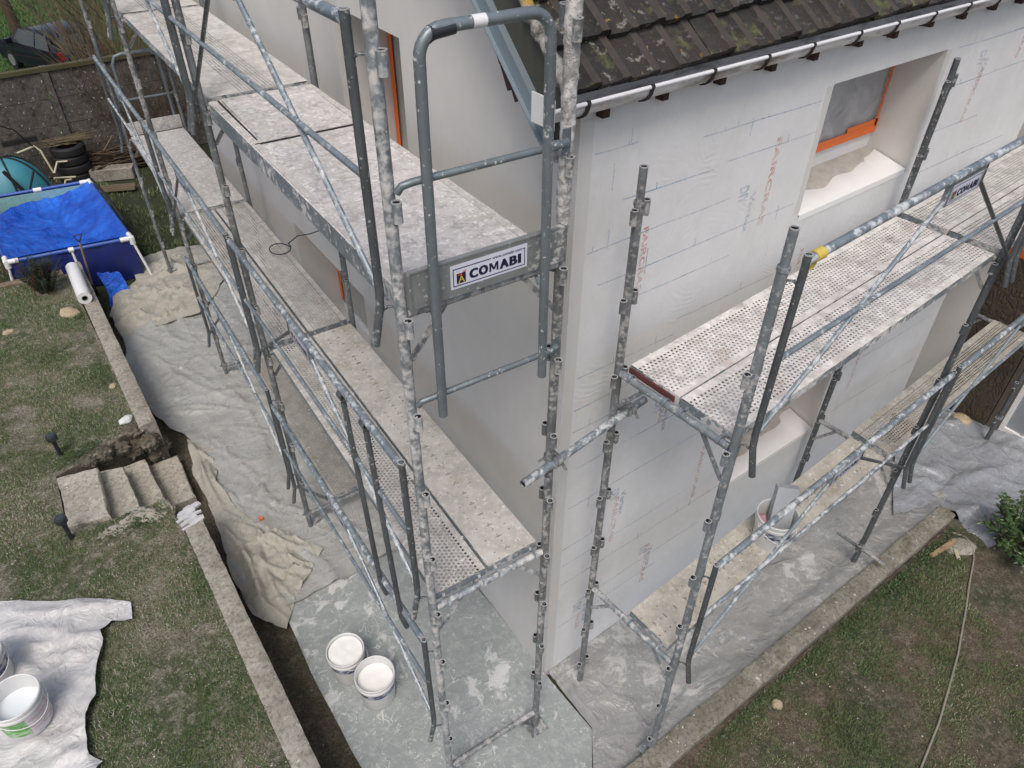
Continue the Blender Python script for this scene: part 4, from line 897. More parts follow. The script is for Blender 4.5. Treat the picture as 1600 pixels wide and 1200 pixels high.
grass('right_lawn_grass', M['blade_r'], [(-.1, -1.23), (4.1, -1.23), (4.0, -1.5), (3.55, -1.72), (3.45, -2.15), (3.9, -2.35), (4.4, -3.4), (-.1, -3.4)], zr, 19000, .022, -.18, 'short dark grass on the right lawn', .0030)
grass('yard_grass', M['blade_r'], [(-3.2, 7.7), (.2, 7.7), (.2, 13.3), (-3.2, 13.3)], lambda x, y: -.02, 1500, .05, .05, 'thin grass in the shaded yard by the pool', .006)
grass('meadow_grass', M['blade_m'], [(-5, 13.7), (4, 13.7), (7, 50), (-6, 50)], mz, 130, .12, -.4, 'bright green meadow grass beyond the concrete wall', .02)
# small pale crumbs of plaster on the lawns
def crumbs(name, n, fx, mat, label):
    mb = MB(); ico = [(0, 0, 1), (.9, 0, .1), (.2, .9, 0), (-.8, .5, .1), (-.7, -.6, 0), (.3, -.9, .1), (0, 0, -1)]
    fs = [(0, k, k % 5+1 if k < 5 else 1) for k in ()]+[(0, 1+k, 1+(k+1) % 5) for k in range(5)]+[(6, 1+(k+1) % 5, 1+k) for k in range(5)]
    for _ in range(n):
        x, y, z = fx(); s = random.uniform(.002, .0045)*(2 if random.random() < .12 else 1); a = random.uniform(0, 6.3); q = random.uniform(.5, 1.0)
        mb.add([(x+(c[0]*math.cos(a)-c[1]*q*math.sin(a))*s*random.uniform(.7, 1.4), y+(c[0]*math.sin(a)+c[1]*q*math.cos(a))*s*random.uniform(.7, 1.4), z+.012+c[2]*s*.6) for c in ico], fs)
    return tag(mb.build(name, mat, None, smooth=0), label, None, None, 'stuff')
def fl():
    while True:
        x, y = random.uniform(-3.6, -2.05), random.uniform(.3, 4.5)
        if inpoly(x, y, GL_) and noise.noise((x*2.5, y*2.5, 8)) > -.05: return x, y, zl(x, y)
def frr():
    x, y = random.uniform(0, 3.5), random.uniform(-3, -1.25); return x, y, zr(x, y)
crumbs('left_lawn_crumbs', 900, fl, M['crumb'], 'pale plaster crumbs scattered over the left lawn')
crumbs('right_lawn_crumbs', 420, frr, M['crumb'], 'pale plaster crumbs scattered over the right lawn')

# ---------------------------------------------------------------- low garden walls, kerb, steps
def rough_bar(mb, pts_o, pts_i, z0, z1, sp=.06, jit=.006):
    """wall between an outer and an inner line (each two points) with chipped edges"""
    (ax, ay), (bx, by) = pts_o; (cx, cy), (dx, dy) = pts_i; L_ = math.hypot(bx-ax, by-ay); n = int(L_/sp); vs = []
    for i in range(n+1):
        t = i/n; j = lambda k: jit*noise.noise((t*L_*6, k*3.1, ax))+jit*.8*noise.noise((t*L_*17, k*5, 2))
        o = (ax+(bx-ax)*t+j(1), ay+(by-ay)*t+j(2)); q = (cx+(dx-cx)*t+j(3), cy+(dy-cy)*t+j(4)); m = ((o[0]+q[0])/2, (o[1]+q[1])/2)
        vs += [(o[0], o[1], z0), (o[0], o[1], z1-.008+j(5)), (o[0]*.9+q[0]*.1, o[1]*.9+q[1]*.1, z1+j(6)), (m[0], m[1], z1+.004+j(7)), (o[0]*.1+q[0]*.9, o[1]*.1+q[1]*.9, z1+j(8)), (q[0], q[1], z1-.008+j(9)), (q[0], q[1], z0)]
    mb.add(vs, [(i*7+k, i*7+k+1, i*7+8+k, i*7+7+k) for i in range(n) for k in range(6)]+[tuple(range(7)), tuple(n*7+k for k in range(6, -1, -1))])
def wx(y, s): return (-2.066+.0262*y) if s else (-1.898+.0266*y)
def rw_(name, y0, y1, label):
    mb = MB(); rough_bar(mb, [(wx(y0, 1), y0), (wx(y1, 1), y1)], [(wx(y0, 0), y0), (wx(y1, 0), y1)], -.1, .625); return tag(mb.build(name, M['conc_l'], None, smooth=40), label, 'garden wall')
rw_('garden_wall', -2.0, 2.86, 'low wall with worn grey coping from the white splashed end at the steps to the photo bottom')
rw_('garden_wall', 4.42, 8.45, 'low wall with worn grey coping from the stone steps to the blue pool')
mb = MB(); rough_bar(mb, [(-2.2, -1.212), (4.335, -1.182)], [(-2.2, -1.018), (4.335, -1.014)], -.1, .2, .06, .005)
tag(mb.build('kerb_wall', M['conc_r'], None, smooth=40), 'mossy concrete kerb wall between the right lawn and the sheeted path', 'kerb')
mb = MB(); rough_bar(mb, [(-6.8, 9.05), (-1.93, 8.28)], [(-6.8, 9.17), (-1.93, 8.40)], .2, .60, .08, .012); tag(mb.build('timber_edging', M['wood'], None, smooth=40), 'weathered timber edging at the end of the raised lawn by the pool', 'edging')
STEPS = [([(-2.80, 4.17), (-2.44, 4.10), (-2.50, 3.37), (-2.84, 3.45)], .60, 'broad pale top step beside the lawn'), ([(-2.45, 4.20), (-2.235, 4.14), (-2.24, 3.42), (-2.50, 3.40)], .455, 'second stone step down from the lawn'), ([(-2.25, 4.32), (-2.015, 4.31), (-2.02, 3.52), (-2.25, 3.52)], .295, 'third stone step down from the lawn'), ([(-2.03, 4.38), (-1.71, 4.36), (-1.75, 3.64), (-2.03, 3.66)], .13, 'lowest stone step beside the plastic sheet')]
for P, z, lb in STEPS:
    B = densify(P, .05); ctr = (sum(p[0] for p in P)/4, sum(p[1] for p in P)/4); mb = MB(); n = len(B)
    J = lambda x, y, k: .013*noise.noise((x*9, y*9, k))+.006*noise.noise((x*25, y*25, k))
    Bj = [(x+J(x, y, 1), y+J(x, y, 2)) for x, y in B]
    lay = [[(x, y, z-.16) for x, y in Bj], [(x, y, z-.015+J(x, y, 4)*.5) for x, y in Bj], [(ctr[0]+(x-ctr[0])*.93, ctr[1]+(y-ctr[1])*.96, z+J(x, y, 3)*.4) for x, y in Bj], [(ctr[0]+(x-ctr[0])*.5, ctr[1]+(y-ctr[1])*.5, z-.006+J(x, y, 6)*.8) for x, y in Bj]]
    vs = [p for l_ in lay for p in l_]; mb.add(vs, [(r*n+k, r*n+(k+1) % n, (r+1)*n+(k+1) % n, (r+1)*n+k) for r in range(3) for k in range(n)]+[tuple(3*n+k for k in range(n))])
    tag(mb.build('stone_step', M['step'], None, origin=(ctr[0], ctr[1], z-.16)), lb, 'step', 'stone steps up to the lawn')
def rock(name, c, r, sq, mat, label, cat='rock', group=None, seed=0, sub=3, rough=0.0):
    bm = bmesh.new(); bmesh.ops.create_icosphere(bm, subdivisions=sub, radius=1)
    for v in bm.verts:
        d = 1+.22*noise.noise(v.co*1.6+Vector((seed, seed*2, 0)))+.10*noise.noise(v.co*4+Vector((seed, 0, 1)))+rough*(.35*abs(noise.noise(v.co*2.6+Vector((0, seed, 3))))-.16+.16*noise.noise(v.co*9+Vector((seed, 3, 0)))); v.co = Vector((v.co.x*r*sq[0], v.co.y*r*sq[1], v.co.z*r*sq[2]))*d
    me = bpy.data.meshes.new(name); bm.to_mesh(me); bm.free(); me.materials.append(mat); me.polygons.foreach_set('use_smooth', [True]*len(me.polygons))
    o = bpy.data.objects.new(name, me); col.objects.link(o); o.location = c; o.rotation_euler.z = seed; return tag(o, label, cat, group)
rock('stone', (-2.03, 4.62, .62), .062, (1.2, .85, .6), M['white_stone'], 'smooth white oval stone beside the end of the far garden wall', seed=.3)
rock('rock', (-2.07, 7.2, .59), .10, (1.5, 1, .5), M['stone'], 'tan rock in the lawn below the white roll', seed=2)
rock('rock', (-2.77, 7.2, .585), .05, (1.4, 1, .5), M['stone'], 'small tan rock at the far left of the lawn', seed=3.1)
rock('rock', (-2.0, 5.32, .6), .04, (1.2, 1, .6), M['stone'], 'small tan stone on the lawn by the far garden wall', seed=4)
for k, (x, y, z, r) in enumerate([(-1.92, 4.42, .42, .13), (-2.06, 4.44, .38, .12), (-2.2, 4.42, .48, .11), (-2.34, 4.33, .53, .10), (-2.02, 4.5, .55, .10), (-1.85, 4.48, .22, .13), (-2.5, 4.26, .56, .07)]):
    rock('rubble_stone', (x, y, z), r, (1.3, .9, .8), M['rubble'], 'dark crumbling rubble at the broken wall end beside the steps', 'rubble', 'rubble beside the steps', seed=5+k*1.7, sub=4, rough=1.6)
for k, (x, y, z, r) in enumerate([(-2.2, 3.17, .585, .14), (-2.38, 3.2, .59, .10), (-2.05, 3.22, .57, .10), (-2.52, 3.2, .57, .12)]):
    rock('rubble_stone', (x, y, z-.02), r, (1.4, .7, .45), M['step'], 'pale flat broken stone along the near side of the steps', 'rubble', 'pale rubble beside the steps', seed=15+k*1.3, sub=4, rough=1.5)
rock('rock', (1.32, -1.36, .12), .045, (1, 1, .8), M['stone'], 'tan stone in the grass next to the kerb wall', seed=9)
# white plaster tray on the wall end at the steps
mb = MB(); r_ = random.Random(5)
for k in range(34):
    c = Vector((-1.905+r_.uniform(-.06, .06), 2.88+r_.uniform(-.12, .12), .627+r_.uniform(0, .014))); t = R(8+r_.uniform(-14, 14)); ax = Vector((math.cos(t), math.sin(t), r_.uniform(-.12, .12))).normalized(); ay = ax.cross(Vector((r_.uniform(-.15, .15), r_.uniform(-.15, .15), 1))).normalized(); mb.box(c, ax, ay, ax.cross(ay), r_.uniform(.025, .075), r_.uniform(.010, .026), r_.uniform(.005, .011))
tag(mb.build('plaster_spill', plain('greyish_dry_plaster', (.52, .52, .53), .85, 0, .35, 22, .5), None, smooth=0, origin=(-1.9, 2.9, .625)), 'ragged whitish plaster crust on the wall end beside the steps', 'plaster')

# ---------------------------------------------------------------- plastic sheets and canvas
def sheet(name, P, sp, z0, mat, label, cat, waves, ridges=(), edge=.0, noise_amp=.006, seed=0, crumple=0.0, cdir=30):
    """thin sheet on the ground; waves = [(dir deg, wavelength, amplitude)], ridges = [(x0,y0,x1,y1,width,height)]"""
    v, f = poly_pts(P, sp); vs = []
    for p in v:
        x, y = p.x, p.y; h = 0
        for (a, wl, am) in waves:
            u = x*math.cos(R(a))+y*math.sin(R(a)); w_ = -x*math.sin(R(a))+y*math.cos(R(a))
            q = u/wl+1.1*noise.noise((u*.8/wl*.4, w_*.5/wl*.5, seed))+.5*noise.noise((x*3, y*3, seed))
            h += am*(1-abs(2*(q-math.floor(q+.5))))**2*(.5+.9*max(0, noise.noise((x*1.4, y*1.4, seed+4))+.35))
        for (x0, y0, x1, y1, w_, hh) in ridges:
            dx, dy = x1-x0, y1-y0; t = max(0, min(1, ((x-x0)*dx+(y-y0)*dy)/(dx*dx+dy*dy))); bend = .05*math.sin(t*4+x0*9)
            d = math.hypot(x-(x0+dx*t)-bend*dy, y-(y0+dy*t)+bend*dx); h += hh*(.5*math.exp(-(d/w_)**2)+.5*math.exp(-d/w_))*(.35+.65*math.sin(math.pi*min(1, max(.02, t))))
        if crumple:
            ca_, sa_ = math.cos(R(cdir)), math.sin(R(cdir)); u = x*ca_+y*sa_; w_ = -x*sa_+y*ca_
            q = noise.ridged_multi_fractal((u*1.6+.3*noise.noise((x*2, y*2, seed)), w_*3.4, seed*1.7), 1.0, 2.1, 3, 1.0, 2.0); q2 = noise.ridged_multi_fractal((u*3.6, w_*2.0, seed*2.3), 1.0, 2.1, 2, 1.0, 2.0)
            h += crumple*(max(0, q-.55)*.8+max(0, q2-.7)*.5)*(.5+max(0, .5+noise.noise((x*1.2, y*1.2, seed+9))))
        h += noise_amp*(noise.noise((x*5, y*5, seed))+.6*noise.noise((x*13, y*13, seed+1)))+noise_amp
        vs.append((x, y, (z0(x, y) if callable(z0) else z0)+h))
    mb = MB(); mb.open = True; mb.add(vs, f); c = (sum(p[0] for p in P)/len(P), sum(p[1] for p in P)/len(P), 0)
    return tag(mb.build(name, mat, None, smooth=180, origin=c), label, cat)
def folds(n, box, ang, spread, L_, w_, h_, seed):
    r_ = random.Random(seed); out = []
    for _ in range(n):
        x, y = r_.uniform(box[0], box[2]), r_.uniform(box[1], box[3]); a = R(ang+r_.uniform(-spread, spread)); l_ = L_*r_.uniform(.5, 1.3)/2
        out.append((x-math.cos(a)*l_, y-math.sin(a)*l_, x+math.cos(a)*l_, y+math.sin(a)*l_, w_*r_.uniform(.6, 1.4), h_*r_.uniform(.4, 1.3)*(1 if r_.random() < .75 else -.6)))
    return out
def wob(P, d=.16, a=.03, seed=0):
    return [(x+a*noise.noise((x*4, y*4, seed)), y+a*noise.noise((x*4, y*4, seed+5))) for x, y in densify(P, d)]
A_ = [(-1.54, 1.93), (-1.14, 1.99), (-.75, 2.05), (-.48, 2.1), (.07, 2.0), (.035, 1.07), (.005, .03), (.02, -.59), (-.18, -.83), (-.25, -1.4), (-1.55, -1.4), (-1.61, .22), (-1.60, .98)]
sheet('plastic_sheet', wob(A_, a=.015), .05, .002, M['sheet_a'], 'grey green plastic sheet under the two full buckets at the house corner', 'plastic sheet', [(70, .55, .010), (10, .8, .008)], [(-1.5, 1.2, -.9, .2, .03, .008), (-.3, 1.7, -1.0, 1.5, .03, .012), (-.2, .4, -.6, -.6, .02, .008)], noise_amp=.003, seed=2, crumple=.006, cdir=70)
B_ = [(-1.55, 7.45), (-1.78, 6.07), (-1.70, 5.13), (-1.50, 4.59), (-1.61, 4.04), (-1.56, 3.56), (-1.74, 2.87), (-1.73, 2.22), (-1.54, 1.88), (.07, 1.90), (.16, 4.0), (.3, 8.1), (-.5, 7.8)]
sheet('plastic_sheet', wob(B_, a=.05, seed=3), .030, .009, M['sheet_b'], 'dusty pale wrinkled plastic sheet along the far half of the gable wall', 'plastic sheet', [(25, .42, .022), (95, .6, .018), (-35, .5, .014)], [(-1.4, 6.6, -.7, 4.6, .04, .03), (-1.2, 5.4, -.3, 4.9, .04, .025), (-.9, 4.2, -1.3, 2.6, .05, .03), (-.6, 3.8, -1.2, 3.2, .05, .03)]+folds(40, (-1.6, 2.2, -.2, 7.4), 118, 26, 1.3, .013, .034, 8)+folds(16, (-1.6, 2.2, -.2, 7.4), 30, 30, .8, .012, .03, 18), noise_amp=.005, seed=5, crumple=.010, cdir=120)
C_ = [(-1.56, 4.62), (-1.34, 4.33), (-1.5, 3.75), (-1.44, 3.3), (-1.36, 2.97), (-1.16, 2.65), (-.95, 2.30), (-1.2, 2.12), (-1.45, 1.85), (-1.62, 1.70), (-1.79, 1.98), (-1.79, 2.5), (-1.70, 3.1), (-1.64, 4.02)]
sheet('canvas_cloth', wob(C_, .1, .04, 7), .022, .025, M['canvas'], 'crumpled beige cloth in long folds between the steps and the plastic sheet', 'cloth', [(15, .30, .02)], [(-1.6, 4.5, -1.5, 3.3, .03, .08), (-1.5, 4.3, -1.42, 3.4, .022, .07), (-1.7, 3.2, -1.6, 1.9, .03, .09), (-1.55, 3.0, -1.05, 2.4, .03, .07), (-1.4, 2.8, -1.55, 1.85, .025, .07)]+folds(26, (-1.75, 1.9, -1.2, 4.4), 100, 28, .7, .016, .05, 3)+folds(10, (-1.5, 2.1, -1.0, 2.8), 130, 40, .5, .015, .045, 4), noise_amp=.003, seed=8, crumple=.035, cdir=95)
D_ = [(-.98, 9.15), (-.53, 9.18), (.24, 9.02), (.1, 7.9), (-.34, 7.33), (-.6, 7.11), (-1.25, 7.15), (-1.62, 7.2), (-1.6, 7.75), (-1.42, 8.32), (-1.05, 8.55)]
sheet('canvas_cloth', wob(D_, .1, .06, 9), .026, .03, M['canvas'], 'bunched beige cloth heaped beside the pool corner', 'cloth', [(80, .5, .03)], [(-1.5, 7.4, -.7, 7.9, .04, .10), (-1.3, 8.2, -.5, 7.6, .04, .09), (-.9, 8.9, -.1, 8.2, .05, .10), (-1.2, 7.2, -.2, 7.6, .03, .07)]+folds(22, (-1.5, 7.2, -.2, 8.9), 25, 35, .8, .022, .06, 6)+folds(12, (-1.5, 7.3, -.6, 8.5), 110, 35, .6, .02, .05, 7), noise_amp=.004, seed=11, crumple=.045, cdir=20)
ze = lambda x, y: .012+max(0, -.78-y)*.55*(1 if x > .3 else .3)
E_ = [(.03, -.004), (.02, -.59), (-.18, -.83), (-.25, -1.4), (.1, -1.035), (4.3, -1.02), (4.6, -.98), (5.0, -.6), (5.0, -.004)]
sheet('plastic_sheet', wob(E_, .2, .008, 4), .036, ze, M['sheet_e'], 'worn grey plastic sheet between the long wall and the kerb wall', 'plastic sheet', [(85, .45, .014), (40, .6, .012), (-50, .7, .010)], [(.3, -.95, 2.2, -.8, .05, .03), (.1, -.25, .5, -.75, .03, .02), (2.2, -.8, 4.2, -.9, .06, .03), (.15, -.1, .6, -.35, .02, .02), (.2, -.4, .7, -.55, .02, .02)]+folds(34, (.1, -.95, 4.6, -.1), 15, 30, .9, .011, .022, 9), noise_amp=.004, seed=13, crumple=.010, cdir=15)
F_ = [(3.95, -.78), (4.3, -.55), (4.9, -.2), (5.9, -.12), (6.1, -.6), (6.7, -.9), (6.8, -1.4), (5.4, -1.62), (4.6, -1.66), (4.30, -1.58), (4.22, -1.42), (4.40, -1.20), (4.42, -.98)]
sheet('plastic_sheet', wob(F_, .15, .03, 6), .036, lambda x, y: .03+.10*math.exp(-((x-4.55)/.25)**2-((y+1.38)/.25)**2), M['sheet_f'], 'bluish clear plastic sheet between the stone porch and the green bush', 'plastic sheet', [(30, .4, .035), (100, .5, .03)], [(4.4, -1.1, 4.9, -1.5, .05, .07), (4.5, -.9, 5.6, -1.1, .06, .05), (4.4, -1.4, 5.2, -1.55, .04, .05)], noise_amp=.008, seed=17, crumple=.045, cdir=40)
G_ = [(-4.6, 2.9), (-3.47, 2.89), (-3.1, 2.66), (-2.78, 2.44), (-2.60, 2.26), (-2.63, 2.09), (-2.76, 2.16), (-2.855, 2.11), (-2.86, 2.03), (-2.95, 1.8), (-3.02, 1.58), (-3.10, 1.45), (-3.15, 1.15), (-3.10, 1.06), (-3.2, .95), (-3.3, .4), (-4.6, .4)]
sheet('white_sheet', wob(G_, .12, .02, 2), .03, lambda x, y: zl(x, y)+.016, M['sheet_w'], 'white rumpled plastic sheet spread on the left lawn under two buckets', 'plastic sheet', [(60, .22, .022), (20, .30, .022), (100, .28, .016)], [(-3.4, 2.75, -2.7, 2.25, .03, .04), (-2.95, 1.9, -3.1, 1.2, .03, .035), (-3.5, 2.4, -2.9, 2.1, .025, .035), (-3.3, 2.2, -2.85, 1.85, .025, .03)]+folds(30, (-3.8, .9, -2.8, 2.8), 55, 30, .5, .010, .016, 10)+folds(14, (-3.6, 1.2, -2.8, 2.5), 110, 25, .4, .010, .014, 12), noise_amp=.004, seed=21, crumple=.024, cdir=50)
mb = MB(); mb.box((-1.305, 3.0, .075), (1, .1, 0), (-.1, 1, 0), Z, .018, .022, .012); tag(mb.build('orange_chip', M['orange'], None, smooth=0, origin=(-1.305, 3.0, .06)), 'tiny orange chip lying on the crumpled beige cloth', 'chip')

# ---------------------------------------------------------------- buckets
QF = [.1*k for k in range(1, 10)]+[.96, 1.0]
def bucket(c, r, h, fill, label, band, paint='paint', tilt=(0, 0), handle=250, lug=True, extra=None):
    t = empty('bucket', c, label, 'bucket', 'white plaster buckets'); x, y, z = c
    rb_ = r*.88; mb = MB()
    mb.lathe(c, [(rb_*.97, .004), (rb_, .012), (r*.955, h-.075), (r*1.02, h-.072), (r*1.02, h-.052), (r*.965, h-.050), (r*.975, h-.03), (r*1.03, h-.028), (r*1.035, h-.006), (r*1.0, h), (r*.965, h-.004), (r*.95, h-.03), (rb_*.95, .02), (0.0001, .018)], 40)
    body = mb.build('body', M['bucket'], t, origin=c)
    mb = MB(); fz = h*fill; n = 40; vs = [(x, y, z+fz+.006)]; rr = r*(.88+.07*fill)-.003
    for q in QF:
        for k in range(n):
            a = 2*math.pi*k/n; vs.append((x+rr*q*math.cos(a), y+rr*q*math.sin(a), z+fz+(.004+.005*noise.noise((x*9+q*2.2*math.cos(a), q*2.2*math.sin(a), y)) if q < 1 else .004)))
    mb.open = True; mb.add(vs, [(0, 1+k, 1+(k+1) % n) for k in range(n)]+[(1+j*n+(k+1) % n, 1+j*n+k, 1+(j+1)*n+k, 1+(j+1)*n+(k+1) % n) for j in range(len(QF)-1) for k in range(n)])
    mb.build('filling', M[paint], t, smooth=180, origin=c)
    for (m_, z0, z1, a0, a1) in band:
        mb = MB(); mb.open = True; k = 16
        vs = [(x+(rb_+(r*.955-rb_)*zz/(h-.075)+.0015)*math.cos(a), y+(rb_+(r*.955-rb_)*zz/(h-.075)+.0015)*math.sin(a), z+zz) for zz in (z0, z1) for a in [R(a0+(a1-a0)*i/k) for i in range(k+1)]]
        mb.add(vs, [(i, i+1, k+2+i, k+1+i) for i in range(k)]); mb.build('label', M[m_], t, origin=c)
    mb = MB(); a = R(handle); ax = Vector((math.cos(a), math.sin(a), 0)); sx = Vector((-math.sin(a), math.cos(a), 0)); C_2 = Vector((x, y, z+h-.07))
    mb.path([C_2+sx*(r*1.03*math.cos(q))+ax*(r*1.12*math.sin(q))+Z*(-.085*math.sin(q)) for q in [math.pi*i/14 for i in range(15)]], .003, 6); mb.build('handle', M['white_plastic'], t, origin=c)
    return t
bucket((-1.315, 1.005, .012), .152, .335, .90, 'white bucket of plaster full to the brim, farther one of the touching pair', [('label_navy', .185, .25, 160, 400)], handle=-20)
bucket((-1.222, .670, .012), .157, .34, .74, 'partly emptied white bucket of plaster, nearer one of the touching pair', [('label_navy', .19, .255, 160, 400)], handle=60)
bucket((-3.44, 1.66, .625), .172, .33, .55, 'white bucket with a green label half full of bluish plaster on the white lawn sheet', [('label_green', .06, .24, 190, 275), ('label_pink', .03, .24, 276, 350)], 'paint2', handle=300)
bucket((-3.60, 2.16, .62), .165, .34, .93, 'brim full white bucket with a dark label cut by the left photo edge', [('label_navy', .16, .25, 200, 380)], handle=290)
bk = bucket((1.55, -.735, ZR+.062), .150, .30, .12, 'white bucket holding tools on the lower deck beside the long wall', [('label_navy', .15, .215, 190, 340)], handle=250)
C0 = Vector((1.55, -.735, ZR+.062))
mb = MB(); mb.bar(C0+Vector((.02, -.02, .06)), C0+Vector((.13, .06, .46)), Vector((.055, -.055, .0)), Vector((.022, .025, -.015))); tag(mb.build('mixing_board', M['foam'], None, smooth=0, origin=C0+Vector((0, 0, .06))), 'grey plaster crusted board sticking out of the bucket on the lower deck', 'board')
mb = MB(); mb.path([C0+Vector((-.06, .02, .05)), C0+Vector((-.085, .05, .18)), C0+Vector((-.06, .09, .25))], [.03, .035, .03], 10); tag(mb.build('glove', M['pink'], None, origin=C0+Vector((-.06, .02, .05))), 'pink crumpled glove inside the bucket on the lower deck', 'glove')
mb = MB(); mb.path([C0+Vector((-.02, -.05, .05)), C0+Vector((-.05, -.05, .17))], [.035, .03], 10); tag(mb.build('sponge', plain('navy_sponge', (.03, .05, .11), .8), None, origin=C0+Vector((-.02, -.05, .05))), 'dark blue sponge inside the bucket on the lower deck', 'sponge')

# ---------------------------------------------------------------- garden things
def lamp(x, y, lb):
    t = empty('garden_lamp', (x, y, .58), lb, 'garden lamp', 'solar garden lamps by the steps'); c = (x, y, .58)
    mb = MB(); mb.lathe(c, [(.018, -.02), (.02, .0), (.019, .17), (.022, .20)], 16); mb.build('stem', M['black_plastic'], t, origin=c)
    mb = MB(); mb.lathe(c, [(.022, .195), (.040, .215), (.050, .225), (.051, .268), (.048, .278), (.046, .281), (.0001, .284)], 24); mb.build('head', M['black_plastic'], t, origin=c)
    mb = MB(); mb.lathe(c, [(.034, .2835), (.034, .2855), (.0001, .2865)], 20); mb.build('solar_panel', M['glass_dark'], t, origin=c)
lamp(-2.70, 4.50, 'dark solar lamp in the grass at the far side of the top step'); lamp(-2.845, 3.31, 'dark solar lamp in the worn grass at the near side of the top step')
roll = empty('mesh_roll', (-1.84, 7.9, .74), 'white roll of mesh lying on the far garden wall by the pool', 'roll')
p0, p1 = Vector((-1.84, 7.23, .712)), Vector((-1.80, 8.14, .712)); mb = MB(); mb.ring(p0, p1, .084, .032, 28, 0, 1); mb.ring(p0+(p1-p0)*.14, p0+(p1-p0)*.145, .086, .08, 24); mb.build('roll', [M['white_plastic'], M['black_in']], roll, origin=p0)
mb = MB(); mb.ring(p0-Y*.004, p0+Y*.01, .04, .033, 16); mb.build('core', plain('greenish_core', (.35, .45, .40), .6), roll, origin=p0)
sv = empty('shovel', (-1.60, 8.50, 0), 'shovel with a black D grip standing against the pool', 'shovel')
a, b = Vector((-1.64, 8.56, .1)), Vector((-1.585, 8.40, .92)); mb = MB(); mb.tube(a, b, .014, 10); mb.build('shaft', M['wood_new'], sv, origin=a)
ux = Vector((1, .1, 0)).normalized(); uz = (b-a).normalized(); mb = MB(); mb.path([b, b+uz*.04-ux*.02, b+uz*.12-ux*.055, b+uz*.12+ux*.055, b+uz*.04+ux*.02, b], .010, 8); mb.build('grip', M['black_plastic'], sv, origin=b)
mb = MB(); mb.path([a+uz*.1, a-uz*.05, a-uz*.2], [.012, .05, .02], 10); mb.build('blade', M['black_plastic'], sv, origin=a)
# pool
pu = Vector((-.985, .172, 0)).normalized(); pv = Vector((-.012, 1, 0)).normalized(); PC = Vector((-.91, 8.68, 0)); PWd, PLn, PH = 1.62, 2.46, .65
pool = empty('frame_pool', PC+pu*.8+pv*1.2, 'small blue frame pool with white corner joints half covered by a tarpaulin', 'pool')
def pp(a, b, z): return PC+pu*a+pv*b+Z*z
mb = MB()
for (q, r_) in (((0, 0), (PWd, 0)), ((PWd, 0), (PWd, PLn)), ((PWd, PLn), (0, PLn)), ((0, PLn), (0, 0))): mb.tube(pp(*q, PH), pp(*r_, PH), .028, 12)
mb.build('rim_tube', M['pool_rail'], pool, origin=pp(0, 0, PH))
mb = MB(); mb.open = True
def bulge(t, z): return .05*math.sin(math.pi*min(1, z/PH))+.02*math.sin(t*9+z*5)
for (q, r_, nr) in (((0, 0), (PWd, 0), -pv), ((PWd, 0), (PWd, PLn), pu), ((PWd, PLn), (0, PLn), pv), ((0, PLn), (0, 0), -pu)):
    n1, n2 = 22, 8; vs = []
    for j in range(n2+1):
        for i in range(n1+1): t = i/n1; zz = PH*(j/n2)*.98+.01; vs.append(pp(q[0]+(r_[0]-q[0])*t, q[1]+(r_[1]-q[1])*t, zz)+nr*(bulge(t*3, zz)*math.sin(math.pi*t)**.5 if 0 < t < 1 else 0))
    mb.add(vs, [(j*(n1+1)+i, j*(n1+1)+i+1, (j+1)*(n1+1)+i+1, (j+1)*(n1+1)+i) for j in range(n2) for i in range(n1)])
mb.build('wall', M['pool_blue'], pool, origin=pp(0, 0, 0))
mb = MB(); mb.open = True; I_ = .04
for (q, r_) in (((I_, I_), (PWd-I_, I_)), ((PWd-I_, I_), (PWd-I_, PLn-I_)), ((PWd-I_, PLn-I_), (I_, PLn-I_)), ((I_, PLn-I_), (I_, I_))): mb.add([pp(*q, .05), pp(*r_, .05), pp(*r_, PH-.02), pp(*q, PH-.02)], [(0, 1, 2, 3)])
mb.build('liner', M['mosaic'], pool, smooth=0, origin=pp(0, 0, 0))
mb = MB(); mb.open = True; mb.add([pp(I_, I_, .22), pp(PWd-I_, I_, .22), pp(PWd-I_, PLn-I_, .22), pp(I_, PLn-I_, .22)], [(0, 1, 2, 3)]); mb.build('water', M['water'], pool, smooth=0, origin=pp(0, 0, 0))
for (a, b, s1, s2) in ((0, 0, 1, 1), (PWd, 0, -1, 1), (0, PLn, 1, -1), (PWd, PLn, -1, -1)):
    mb = MB(); c = pp(a, b, PH); mb.tube(c-pu*s1*.03, c+pu*s1*.15, .036, 12); mb.tube(c-pv*s2*.03, c+pv*s2*.15, .036, 12); mb.tube(c+Z*.025, c-Z*.09, .04, 12); mb.build('corner_joint', M['white_plastic'], pool, origin=c)
    mb = MB(); f = c-pu*s1*.09-pv*s2*.10-Z*PH; mb.tube(c-Z*.05, f, .019, 10); mb.tube(f, f+Z*.012, .035, 10); mb.build('leg', M['white_plastic'], pool, origin=f)
mb = MB(); c = pp(.80, 0, PH); mb.tube(c-pu*.035, c+pu*.035, .036, 12); mb.tube(c, c-pv*.11-Z*PH, .018, 10); mb.build('leg', M['white_plastic'], pool, origin=c-pv*.11-Z*PH)
mb = MB(); c = pp(.78, PLn, PH); mb.tube(c-pu*.06, c+pu*.06, .036, 12); mb.build('tee_joint', M['white_plastic'], pool, origin=c)
tp = MB(); tp.open = True; n1, n2 = 60, 70; vs = []
